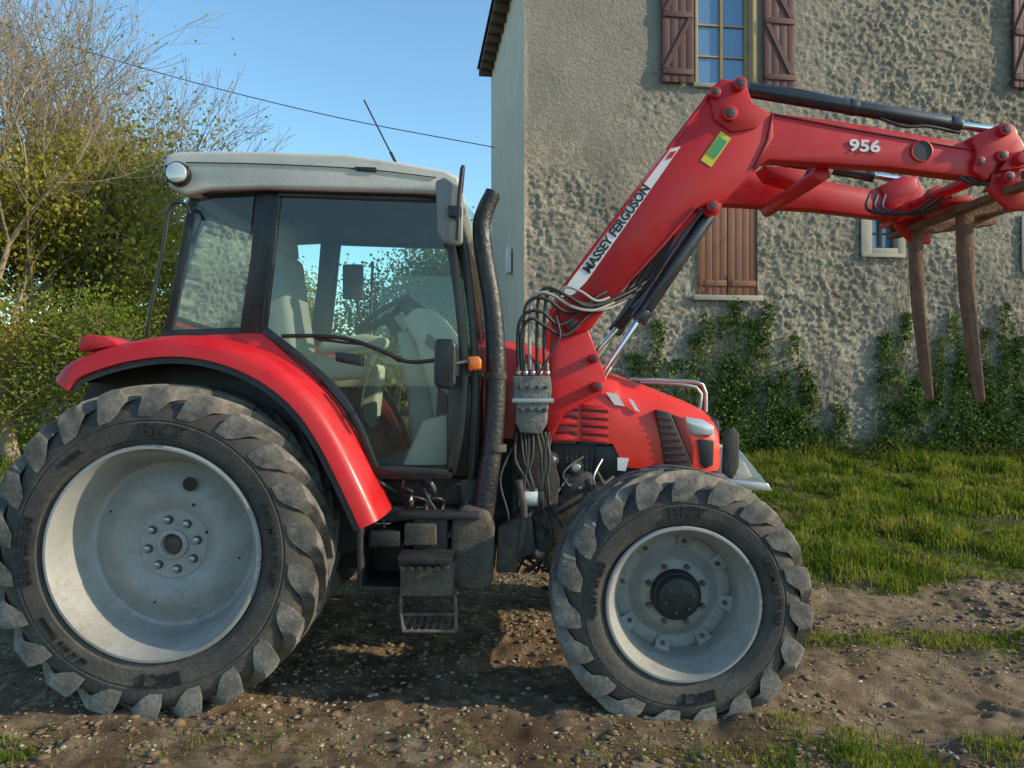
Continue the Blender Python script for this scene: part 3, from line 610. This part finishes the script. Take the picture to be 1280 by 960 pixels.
stones('soil_clods',16000,(-3.2,4.8),(-.9,4.0),(.003,.028),CL,.5,mask=notgrass,th=-.1,pw=5)
def rvec(n):
    v=rng.normal(size=(n,3)); return v/np.linalg.norm(v,axis=1)[:,None]
def frames(n,upbias=0):
    a=rvec(n); a[:,2]*=1-upbias; a/=np.linalg.norm(a,axis=1)[:,None]
    b=np.cross(a,rvec(n)); b/=np.linalg.norm(b,axis=1)[:,None]; return a,b
n=12000; x=rng.uniform(-3.2,5,n); y=rng.uniform(-.9,4.5,n); k=vn(x,y,1.3,71)+rng.uniform(-.3,.3,n)>-.1; x,y=x[k],y[k]; n=len(x)
a,bb=frames(n,.8); bb=np.cross(np.array([0,0,1.]),a); bb/=np.linalg.norm(bb,axis=1)[:,None]
s=rng.uniform(.004,.016,n)[:,None]
leaves('leaf_litter',np.stack([x,y,gz(x,y)+.009],-1),a*s,bb*s*.5,mat('dry_leaf',(.40,.26,.11),.9,var=.6,vs=25))
# ---------------------------------------------------------------- foliage material
def leafmat(name,stops,sc=1.2,tr=.35):
    m=bpy.data.materials.new(name); m.use_nodes=True; nt=m.node_tree; nt.nodes.clear()
    o=N(nt,'ShaderNodeOutputMaterial'); d=N(nt,'ShaderNodeBsdfDiffuse'); t=N(nt,'ShaderNodeBsdfTranslucent'); mx=N(nt,'ShaderNodeMixShader'); mx.inputs[0].default_value=tr
    pos=N(nt,'ShaderNodeNewGeometry').outputs['Position']
    f=math_(nt,'ADD',math_(nt,'MULTIPLY',noise(nt,pos,sc,1),.55),math_(nt,'MULTIPLY',noise(nt,pos,sc*14,0),.45))
    c=ramp(nt,f,stops); nt.links.new(c,d.inputs[0]); nt.links.new(mix(nt,1.0,c,(1.4,1.3,.7),'MULTIPLY'),t.inputs[0])
    nt.links.new(d.outputs[0],mx.inputs[1]); nt.links.new(t.outputs[0],mx.inputs[2]); nt.links.new(mx.outputs[0],o.inputs[0]); return m
GRASSM=leafmat('grass_blade',[(.32,(.040,.075,.012)),(.5,(.11,.17,.022)),(.66,(.30,.27,.085))],2.5,.45)
def grass(name,x,y,h,w,m):
    n=len(x); z=gz(x,y)-.005; az=rng.uniform(0,2*math.pi,n); ln=rng.uniform(0,.8,n)*h
    dx,dy=np.cos(az),np.sin(az)
    p=np.stack([x,y,z],-1); wv=np.stack([-dy,dx,0*x],-1)*w[:,None]
    mid=p+np.stack([dx*ln*.35,dy*ln*.35,h*.6],-1); tip=p+np.stack([dx*ln,dy*ln,h*np.sqrt(np.clip(1-(ln/h)**2*.5,.3,1))],-1)
    v=np.stack([p-wv,p+wv,mid+wv*.7,mid-wv*.7,tip],1).reshape(-1,3); o=5*np.arange(n)[:,None]
    q=np.concatenate([o+np.array([[0,1,2]]),o+np.array([[0,2,3]]),o+np.array([[3,2,4]])])
    return trisoup(name,v,q,m)
n=150000; x=rng.uniform(.6,11,n); y=2.2+6.6*rng.random(n)**1.25
lim=np.interp(x,[.5,2.2],[5.4,2.55])+1.0*vn(x,y,1.3,21)+.5*vn(x,y,4,25)
k=(y>lim+rng.uniform(-.3,.25,n)) & (vn(x,y,2.5,22)+.6*vn(x,y,7,27)+rng.uniform(-.3,.3,n)>-.22); x,y=x[k],y[k]
h=(.03+.10*rng.random(len(x)))*(1+1.9*vn(x,y,1.6,23)+1.4*vn(x,y,5,26)+ .8*ss(6.5,8.5,y)); 
grass('grass',x,y,np.maximum(h,.02),.0035+.0008*(y),GRASSM)
xs=[];ys=[]
for cx_,cy_,sx_,sy_,n_ in ((2.6,1.02,.75,.12,6000),(3.9,.95,.6,.14,3500),(1.75,-.45,.30,.16,3200),(2.3,-.55,.35,.14,3200),(-2.2,-.5,.12,.1,500),(1.4,-.15,.12,.05,350),(-1.2,-.45,.3,.15,400),(-.2,1.9,.6,.3,600),(2.0,2.2,.8,.2,1500),(-.6,2.6,.8,.5,1100),(.2,-.45,.5,.12,350),(1.2,-.5,.3,.12,700)):
    xs.append(rng.normal(cx_,sx_,n_)); ys.append(rng.normal(cy_,sy_,n_))
x=np.concatenate(xs); y=np.concatenate(ys); k=vn(x,y,6,31)+rng.uniform(-.3,.3,len(x))>0; x,y=x[k],y[k]
grass('grass_tufts',x,y,.02+.045*rng.random(len(x)),np.full(len(x),.003),GRASSM)
n=40000; x=rng.uniform(-22,-1,n); y=rng.uniform(4.5,16,n); k=(y>5.5+.8*vn(x,y,1,24)); x,y=x[k],y[k]
grass('grass_meadow',x,y,.06+.14*rng.random(len(x)),np.full(len(x),.012),GRASSM)
# ---------------------------------------------------------------- house
AF=R(7.6); HC=(.19,8.15)
HS=empty('farmhouse',(HC[0],HC[1],0),AF)
def HU(px,py):
    dx=(px-640)/960.; u=(12*dx-.19)/(math.cos(AF)-math.sin(AF)*dx); t=12+u*math.sin(AF)
    return u,H+(480-py)*t/960.
m,nt,b=newmat('roughcast_wall'); pos=N(nt,'ShaderNodeNewGeometry').outputs['Position']
sp=N(nt,'ShaderNodeSeparateXYZ'); nt.links.new(pos,sp.inputs[0])
n0=noise(nt,pos,.45,3,.6); n1=noise(nt,pos,1.1,6,.75); n2=noise(nt,pos,22,4,.75)
wc=ramp(nt,n1,[(.30,(.26,.225,.18)),(.47,(.37,.315,.245)),(.56,(.52,.44,.33)),(.72,(.62,.52,.38))])
wc=mix(nt,mapr(nt,n2,.42,.58,0,.7),wc,(.22,.195,.165))
edge=math_(nt,'ADD',sp.outputs['Z'],math_(nt,'MULTIPLY',mapr(nt,n0,.2,.8,-1,1),1.6))
smooth_up=math_(nt,'MULTIPLY',mapr(nt,edge,5.2,5.9),mapr(nt,sp.outputs['X'],6.5,4.0))
wc=mix(nt,math_(nt,'MULTIPLY',smooth_up,.7),wc,(.31,.285,.25))
low=mapr(nt,edge,2.2,.2,0,.35); wc=mix(nt,low,wc,(.28,.27,.24))
nt.links.new(wc,b.inputs['Base Color']); b.inputs['Roughness'].default_value=.95; b.inputs['Specular IOR Level'].default_value=.1
bump(nt,b,n2,1.0,.06)
WALL=m
SIDEW=mat('side_wall_render',(.66,.57,.43),.95,var=.2,vs=2,bmp=.8,bs=25)
SHUT=mat('shutter_wood',(.10,.038,.034),.65,var=.45,vs=5,bmp=.4,bs=40)
SHUTB=mat('shutter_wood_brown',(.19,.07,.038),.7,var=.45,vs=5,bmp=.4)
WIN=mat('window_timber',(.42,.27,.11),.5,var=.25,vs=4)
STONE=mat('limestone',(.36,.32,.255),.9,var=.3,vs=4,bmp=.6,bs=30)
PANE=mat('window_pane',(.10,.20,.36),.06,var=.15); PANE.node_tree.nodes['Principled BSDF'].inputs['Specular IOR Level'].default_value=1.0  # blue base colour stands in for the sky reflected in the glass
TILE=mat('roof_tile',(.22,.11,.07),.85,var=.3,vs=5,bmp=.8); EAVE=mat('eave_timber',(.13,.085,.06),.8,var=.3)
def hb(name,u0,u1,w0,w1,z0,z1,m,bevel=0):
    v=[(u0,w0,z0),(u1,w0,z0),(u1,w1,z0),(u0,w1,z0),(u0,w0,z1),(u1,w0,z1),(u1,w1,z1),(u0,w1,z1)]
    return mk(name,v,[[0,3,2,1],[4,5,6,7],[0,1,5,4],[1,2,6,5],[2,3,7,6],[3,0,4,7]],m,parent=HS,bevel=bevel)
LEN=14.; ZT=8.45; DEP=4.9
def rect(x0,y0,x1,y1):
    um=(x0+x1)/2; a=HU(x0,(y0+y1)/2)[0]; b_=HU(x1,(y0+y1)/2)[0]; return a,b_,HU(um,y1)[1],HU(um,y0)[1]
ops={'up':rect(872,-52,940,106),'low':rect(872,236,947,369),'small':rect(1090,270,1122,310),'right':rect(1290,-15,1355,112),'rlow':rect(1290,275,1330,330)}
ul=[o[i] for o in ops.values() for i in (0,1)]; zl=[o[i] for o in ops.values() for i in (2,3)]
def axis(a,b,s,ex):
    g=[t for t in np.arange(a,b,s) if all(abs(t-e)>s*.45 for e in ex)]; return np.array(sorted(g+list(ex)+[b]))
us=np.unique(np.concatenate([axis(0,9.9,.026,[e for e in ul if e<9.8]),np.arange(10.0,LEN,.15),[LEN],ul]))
zs=axis(-.3,ZT,.026,zl)
UU,ZZ=np.meshgrid(us,zs,indexing='ij')
nz=.6*vn(UU,ZZ,13,81)+vn(UU*.9,ZZ*1.3,22,82)
amp=1-.8*ss(4.9,6.0,ZZ+3.0*vn(UU,ZZ,.45,84))*(1-ss(3.5,5.5,UU))
dw=(.022*(1-ss(-.15,.25,nz))+.020*(vn(UU,ZZ,34,83)+.5))*amp*(.5+1.1*(vn(UU,ZZ,1.1,85)+.5))*ss(0,.06,UU)+.02*(vn(UU,ZZ,1.7,86)+.5)*ss(0,.06,UU)
vv=np.stack([UU,dw,ZZ],-1).reshape(-1,3); a_,b_n=UU.shape; idx=np.arange(a_*b_n).reshape(a_,b_n)
fs=np.stack([idx[:-1,:-1],idx[1:,:-1],idx[1:,1:],idx[:-1,1:]],-1)
uc=(us[:-1]+us[1:])/2; zc=(zs[:-1]+zs[1:])/2; UC,ZC=np.meshgrid(uc,zc,indexing='ij'); keep=np.ones(UC.shape,bool)
for o in ops.values(): keep&=~((UC>o[0])&(UC<o[1])&(ZC>o[2])&(ZC<o[3]))
trisoup('front_wall',vv,fs[keep],WALL,HS,smooth=True)
v=[];f=[]
for (a,b_,c0,c1) in ops.values():
    k=len(v); v+=[(a,0,c0),(b_,0,c0),(b_,0,c1),(a,0,c1),(a,.25,c0),(b_,.25,c0),(b_,.25,c1),(a,.25,c1)]
    f+=[[k,k+4,k+5,k+1],[k+1,k+5,k+6,k+2],[k+2,k+6,k+7,k+3],[k+3,k+7,k+4,k]]
mk('window_reveals',v,f,STONE,smooth=0,parent=HS,recalc=False)
mk('side_wall',[(0,0,-.3),(0,DEP,-.3),(0,DEP,ZT),(0,0,ZT),(LEN,0,-.3),(LEN,DEP,-.3),(LEN,DEP,ZT),(LEN,0,ZT)],[[0,1,2,3],[4,5,6,7],[1,5,6,2]],SIDEW,smooth=0,parent=HS)
ov=.26
def slab(z,o): return [(-o,-.06,z),(LEN+o,-.06,z),(LEN+o,DEP+o,z),(-o,DEP+.05,z)]
mk('eave_boards',slab(ZT,ov)+slab(ZT+.08,ov),[[0,1,2,3],[4,5,6,7],[0,1,5,4],[1,2,6,5],[2,3,7,6],[3,0,4,7]],EAVE,parent=HS,smooth=0)
mk('roof',slab(ZT+.082,ov+.05)+[(1.8,DEP/2,ZT+1.6),(LEN-1.8,DEP/2,ZT+1.6)],[[0,1,5,4],[1,2,5],[2,3,4,5],[3,0,4]],TILE,parent=HS,smooth=0)
for i in range(12):
    w=.1+i*.42; hb('rafter_end',-ov-.02,-.002,w,w+.09,ZT-.13,ZT-.003,EAVE,.004)
def shutter(u0,u1,z0,z1,m,flip=False):
    n=4; w=(u1-u0)/n
    for i in range(n): hb('shutter_board',u0+i*w+.003,u0+(i+1)*w-.003,-.06,-.03,z0,z1,m,.003)
    mid=(z0+z1)/2
    for z_ in (z0+.12,mid,z1-.2): hb('shutter_batten',u0+.01,u1-.01,-.082,-.061,z_,z_+.09,m,.003)
    for (za,zb) in ((z0+.22,mid-.01),(mid+.1,z1-.22)):
        p=[(u0+.02,za),(u0+.10,za),(u1-.02,zb),(u1-.10,zb)]
        if flip: p=[(u1-.02,za),(u1-.10,za),(u0+.02,zb),(u0+.10,zb)]
        mk('shutter_brace',[(x,-.080,z) for x,z in p]+[(x,-.061,z) for x,z in p],[[0,1,2,3],[7,6,5,4],[0,1,5,4],[1,2,6,5],[2,3,7,6],[3,0,4,7]],m,parent=HS)
def window(o,nh=4,timber=WIN,pane=PANE,w0=.14,fr=.06):
    a,b_,c0,c1=o
    hb('window_frame',a,a+fr,w0,w0+.06,c0,c1,timber,.004); hb('window_frame',b_-fr,b_,w0,w0+.06,c0,c1,timber,.004)
    hb('window_frame',a+fr,b_-fr,w0,w0+.06,c0,c0+fr,timber,.004); hb('window_frame',a+fr,b_-fr,w0,w0+.06,c1-fr,c1,timber,.004)
    mu=(a+b_)/2; hb('window_mullion',mu-.025,mu+.025,w0-.012,w0+.05,c0+fr,c1-fr,timber,.004)
    for i in range(1,nh):
        z=c0+(c1-c0)*i/nh; hb('window_bar',a+fr,mu-.03,w0+.005,w0+.04,z-.012,z+.012,timber); hb('window_bar',mu+.03,b_-fr,w0+.005,w0+.04,z-.012,z+.012,timber)
    hb('window_pane',a+.01,b_-.01,w0+.041,w0+.046,c0+.01,c1-.01,pane)
window(ops['up']); window(ops['right'])
hb('window_sill',ops['up'][0]-.08,ops['up'][1]+.08,-.05,.139,ops['up'][2]-.07,ops['up'][2]+.003,STONE,.008)
for key in ('up','right'):
    a,b_,c0,c1=ops[key]; 
    l0=HU(826,50)[0] if key=='up' else HU(1264,50)[0]; l1=HU(866,50)[0] if key=='up' else a-.03
    r0=HU(953,50)[0] if key=='up' else b_+.05
    shutter(l0,l1,c0-.02,c1,SHUT); shutter(r0,r0+(l1-l0),c0-.02,c1,SHUT,flip=True)
    hb('window_jamb',a-.05,a-.002,-.02,.13,c0,c1,WIN,.004); hb('window_jamb',b_+.002,b_+.08,-.02,.13,c0,c1,WIN,.004)
a,b_,c0,c1=ops['low']; mu=(a+b_)/2
for (x0,x1) in ((a+.01,mu-.005),(mu+.005,b_-.01)):
    n=4; w=(x1-x0)/n
    for i in range(n): hb('closed_shutter_board',x0+i*w+.002,x0+(i+1)*w-.002,.02,.05,c0+.01,c1-.01,SHUTB,.003)
    for z_ in (c0+.15,c1-.25): hb('closed_shutter_batten',x0+.01,x1-.01,.0,.019,z_,z_+.09,SHUTB,.003)
hb('window_sill',a-.08,b_+.08,-.06,.0,c0-.09,c0-.002,STONE,.01)
hb('window_lintel',a-.1,b_+.1,-.015,-.001,c1+.002,c1+.2,STONE,.004)
for key,nh in (('small',2),('rlow',2)):
    a,b_,c0,c1=ops[key]; window(ops[key],nh,EAVE,PANE,.12,.03)
    hb('window_surround',a-.2,a-.002,-.012,-.001,c0-.1,c1+.1,STONE,.005); hb('window_surround',b_+.002,b_+.14,-.012,-.001,c0-.1,c1+.1,STONE,.005)
    hb('window_surround',a-.001,b_+.001,-.012,-.001,c1+.002,c1+.1,STONE,.005); hb('window_sill',a-.2,b_+.12,-.04,-.013,c0-.16,c0-.102,STONE,.005)
    hb('window_apron',a-.001,b_+.001,-.012,-.001,c0-.1,c0-.002,STONE,.004)
hb('wall_box',-.10,-.03,1.3,1.6,3.55,4.0,WHITE,.01)
# ---------------------------------------------------------------- ivy
IVY=leafmat('ivy_leaf',[(.3,(.022,.05,.015)),(.5,(.07,.125,.032)),(.68,(.22,.28,.09))],4,.25)
Cs=[]; stems=[]
def hw(u,w,z): 
    return np.stack([HC[0]+u*math.cos(AF)-w*math.sin(AF),HC[1]+u*math.sin(AF)+w*math.cos(AF),z],-1)
cols=[(800,440,12),(822,400,9),(846,450,12),(866,415,9),(885,385,8),(905,395,10),(918,368,9),(940,400,11),(960,380,9),(985,420,11),(1000,450,10),(1012,480,8),(1050,505,9),(1105,415,11),(1130,390,9),(1150,430,10),(1175,420,9),(1195,392,9),(1212,420,11),(1235,410,10),(1255,378,9),(1272,420,11),(1300,410,12),(1340,440,14),(780,470,10),(750,490,10),(1165,500,12),(1225,480,18),(970,480,22),(920,480,22),(880,490,20),(1120,500,16),(1020,535,18)]
for (px,py,wd) in cols:
    u,zt=HU(px,py); n=int(1400*(zt-.3)/2.0*(wd/11)); t=rng.random(n)**1.0
    wob=.05*np.sin(t*9+px)+.14*vn(t*3,t*0+px,1,5)
    uu=u+wob+rng.normal(0,1,n)*(wd/75.)*(1.0-.5*t); zz=.3+(zt-.3)*t
    k=vn(uu,zz,3.6,41)+rng.uniform(-.35,.35,n)>-.12-.25*(1-t); uu,zz,tt=uu[k],zz[k],t[k]
    Cs.append(hw(uu,-.01-abs(rng.normal(0,.07,len(uu)))*(1.3-tt),zz))
    stems.append([Vector(hw(np.array(u+.05*math.sin(q*9+px)),np.array(-.01),np.array(.3+(zt-.3)*q))) for q in np.linspace(0,1.12,10)])
C=np.concatenate(Cs); n=len(C); a,bb=frames(n); s=rng.uniform(.014,.036,n)[:,None]
IV=empty('ivy'); leaves('ivy_leaves',C,a*s,bb*s*.8,IVY,IV)
STEM=mat('ivy_stem_bark',(.13,.095,.06),.9); DRY=mat('dry_vine_bark',(.34,.27,.18),.9,var=.3)
for i,sg in enumerate(stems): tube('ivy_stem',sg,.007,STEM,sm=1,seg=5,parent=IV)
for i in range(34):
    u0=rng.uniform(1.4,9.6); z0=.4; L=rng.uniform(1.8,4.2); dr=rng.uniform(-.5,.5); m0=DRY if i%3 else STEM
    P=[Vector(hw(np.array(u0+dr*q+.08*math.sin(q*7+i)+.03*math.sin(q*23+i*2)),np.array(-.006),np.array(z0+L*q))) for q in np.linspace(0,1,14)]
    tube('dry_vine_stem',P,.006,m0,sm=2,seg=4,rs=[.008,.003],parent=IV)
    for j in (6,8,10,12):
        sg=rng.choice((-1,1)); p=P[j]; l=rng.uniform(.15,.5)
        tube('dry_vine_twig',[p,p+Vector((sg*l*.5,.0665*sg*l,.12)),p+Vector((sg*l,.133*sg*l,.16+l*.5))],.003,m0,sm=2,seg=4,parent=IV)
n=18000; u=rng.uniform(-.5,12,n); w=-abs(rng.normal(0,.38,n))-.05; hmax=.22+.5*(vn(u,u*0,1.2,51)+.4); z=.36+rng.random(n)*np.clip(hmax,.08,.8)*np.clip(1+w,.2,1)
a,bb=frames(n); s=rng.uniform(.012,.035,n)[:,None]; leaves('weeds',hw(u,w,z),a*s,bb*s*.6,leafmat('weed_leaf',[(.3,(.028,.048,.013)),(.55,(.075,.10,.026)),(.75,(.24,.18,.07))],4,.3))
from mathutils import noise as mn
def boulder(name,px,py,y,r,m,sq=.7):
    c=W(px,py,y); bm=bmesh.new(); bmesh.ops.create_icosphere(bm,subdivisions=3,radius=r)
    for v in bm.verts:
        q=v.co.copy(); v.co=q*(1+.45*mn.noise(q*(1.3/r)+Vector((px,0,0)))); v.co.z*=sq
    me=bpy.data.meshes.new(name); bm.to_mesh(me); bm.free(); me.materials.append(m); o=bpy.data.objects.new(name,me); col.objects.link(o); o.location=c; return o
DST=mat('dark_stone',(.05,.043,.036),.95,var=.5,vs=8,bmp=.9,bs=20)
for p in ((1082,586,7.9,.16),(1106,586,7.9,.13)): boulder('boulder',*p,DST)
# ---------------------------------------------------------------- trees
BARK=mat('bark_grey',(.27,.21,.145),.9,var=.35,vs=6,bmp=.6,bs=25)
def tree(name,base,h,r0,seed,leaf,nleaf,lsz,levels=5,spread=.55,leafstart=2,sig=.22,gap=.0):
    rd=random.Random(seed); segs=[];tips=[]
    def br(p,d,L,r,lev):
        n=4 if lev<3 else 3; q=p
        for i in range(n):
            d=(d+Vector((rd.gauss(0,.13),rd.gauss(0,.13),rd.gauss(.03,.09)))).normalized()
            q2=q+d*L/n; ra=r*(1-.45*i/n); rb=r*(1-.45*(i+1)/n); segs.append((q,q2,ra,rb)); q=q2
            if lev>=leafstart: tips.append((q,lev))
            if lev<levels and i>=1:
                for _ in range(2 if lev<2 else rd.choice((1,1,2))):
                    a=rd.uniform(0,2*math.pi); o=d.orthogonal().normalized(); o.rotate(Matrix.Rotation(a,3,d).to_quaternion())
                    nd=(d*(1-spread*.6)+o*spread*rd.uniform(.8,1.4)+Vector((0,0,.15))).normalized()
                    br(q,nd,L*rd.uniform(.55,.75),rb*.6,lev+1)
        if lev<levels: br(q,d,L*.6,r*.5,lev+1)
    br(Vector(base),Vector((0,0,1)),h*.42,r0,0)
    P=np.array([s[0] for s in segs]); Q=np.array([s[1] for s in segs]); RA=np.maximum([s[2] for s in segs],.004); RB=np.maximum([s[3] for s in segs],.004)
    T_=Q-P; T_/=np.linalg.norm(T_,axis=1)[:,None]; ref=np.where(abs(T_[:,2:3])>.9,np.array([[1.,0,0]]),np.array([[0,0,1.]])); O=np.cross(T_,ref); O/=np.linalg.norm(O,axis=1)[:,None]; C2=np.cross(T_,O)
    an=2*np.pi*np.arange(5)/5; rg=O[:,None]*np.cos(an)[None,:,None]+C2[:,None]*np.sin(an)[None,:,None]
    V=np.concatenate([P[:,None]+rg*RA[:,None,None],Q[:,None]+rg*RB[:,None,None]],1).reshape(-1,3)
    fb=np.array([[j,(j+1)%5,5+(j+1)%5,5+j] for j in range(5)]); FS=(fb[None]+10*np.arange(len(segs))[:,None,None]).reshape(-1,4)
    E=empty(name); trisoup('trunk_and_limbs',V,FS,BARK,E,smooth=True)
    if nleaf:
        T=np.array([t[0] for t in tips]); 
        keep=(vn(T[:,0]*1.0+T[:,1],T[:,2],1.1,seed+3)>-.5+gap); T=T[keep] if keep.sum()>20 else T
        C=T[rng.integers(0,len(T),nleaf)]+rng.normal(0,sig,(nleaf,3)); n=nleaf
        a,bb=frames(n); s=rng.uniform(.5,1.2,n)[:,None]*lsz; leaves('leaves',C,a*s,bb*s*.7,leaf,E)
    return len(segs)
LY=leafmat('autumn_leaf',[(.3,(.09,.115,.018)),(.47,(.26,.26,.045)),(.64,(.52,.42,.10))],1.2,.5)
LG=leafmat('green_leaf',[(.3,(.055,.09,.015)),(.5,(.15,.20,.03)),(.7,(.30,.30,.07))],1.2,.4)
tot=0
tot+=tree('autumn_tree',(-9.4,9.8,.3),6.6,.13,3,LY,20000,.05,4,.6,2,.26,.32)
tot+=tree('autumn_tree',(-7.8,11.6,.3),6.8,.12,5,LY,20000,.055,4,.6,1,.26,.30)
tot+=tree('autumn_tree',(-11.2,14.5,.3),8.8,.15,8,LG,20000,.06,4,.6,1,.34,.28)
tot+=tree('bare_tree',(-8.1,8.6,.3),8.6,.14,12,LY,1500,.03,4,.5)
tot+=tree('bare_tree',(-9.4,12.0,.3),9.6,.16,15,LY,2500,.035,5,.5)
tot+=tree('bare_tree',(-12.0,12.0,.3),10.5,.16,19,LY,1500,.035,5,.5)
tot+=tree('shrub',(-7.2,8.6,.3),3.1,.05,21,LG,10000,.035,3,.8,0,.25,.2)
tot+=tree('shrub',(-8.8,8.4,.3),3.2,.05,22,LY,10000,.035,3,.8,0,.25,.2)
tot+=tree('shrub',(-5.6,11,.3),3.2,.05,26,LG,9000,.04,3,.8,0,.35)
tot+=tree('leafy_tree',(-3.2,17,.5),5.2,.12,31,LG,15000,.06,4,.6,1,.4,.2)
tot+=tree('leafy_tree',(-.9,15.5,.5),4.6,.12,33,LG,14000,.05,4,.6,1,.35,.2)
tot+=tree('leafy_tree',(-6.5,19,.5),4.8,.12,35,LY,14000,.065,4,.6,1,.4,.2)
print('segs',tot)
n=60000; x=rng.uniform(-45,6,n); top=3.4+2.2*vn(x,x*0,.35,61)+1.2*vn(x,x*0+9,1.2,62); y=24+rng.normal(0,1.3,n); z=.6+np.clip(top,1,9)*np.sqrt(rng.random(n))*np.clip(1.1-abs(y-24)/5,.3,1)
a,bb=frames(n); s=rng.uniform(.06,.15,n)[:,None]; leaves('distant_tree_line',np.stack([x,y,z],-1),a*s,bb*s,leafmat('hedge_leaf',[(.3,(.08,.10,.022)),(.5,(.19,.20,.04)),(.7,(.38,.31,.07))],.6,.4))
tube('overhead_cable',[Vector((-.35,11.6,6.38)),Vector((-4,11.8,7.15)),Vector((-8,12.,8.25)),Vector((-13,12.2,9.9))],.009,TXT,sm=8,seg=6,parent=empty('overhead_line'))
UP=empty('utility_pole'); cyl('pole',(-13,12.2,.2),(-13,12.2,10.2),.13,BARK,parent=UP); cyl('insulator_arm',(-13.5,12.2,9.8),(-12.5,12.2,9.8),.04,BARK,parent=UP)
# ---------------------------------------------------------------- light, world, camera
w=bpy.data.worlds.new('World'); scene.world=w; w.use_nodes=True; nt=w.node_tree
sky=nt.nodes.new('ShaderNodeTexSky'); sky.sky_type='NISHITA'; sky.sun_disc=False; sky.sun_elevation=R(SUN_EL); sky.sun_rotation=R(90-SUN_AZ)
sky.air_density=1.0; sky.dust_density=.4; sky.ozone_density=1.5
tint=mix(nt,1.0,sky.outputs[0],(1.32,1.72,1.75),'MULTIPLY')
nt.links.new(tint,nt.nodes['Background'].inputs[0]); nt.nodes['Background'].inputs[1].default_value=.15
sd=bpy.data.lights.new('sun','SUN'); sd.energy=5; sd.angle=R(.5); sd.color=(1,.85,.62)
so=bpy.data.objects.new('sun',sd); col.objects.link(so)
d=Vector((math.cos(R(SUN_EL))*math.cos(R(SUN_AZ)),math.cos(R(SUN_EL))*math.sin(R(SUN_AZ)),math.sin(R(SUN_EL))))
so.rotation_euler=d.to_track_quat('Z','Y').to_euler(); so.location=d*30
cd=bpy.data.cameras.new('camera'); cd.lens=27; cd.sensor_width=36; cd.clip_end=2000; cd.clip_start=.05
co=bpy.data.objects.new('camera',cd); col.objects.link(co); co.location=(0,-D,H); co.rotation_euler=(R(90),0,0); scene.camera=co
scene.view_settings.view_transform='Standard'; scene.view_settings.look='None'; scene.view_settings.exposure=0
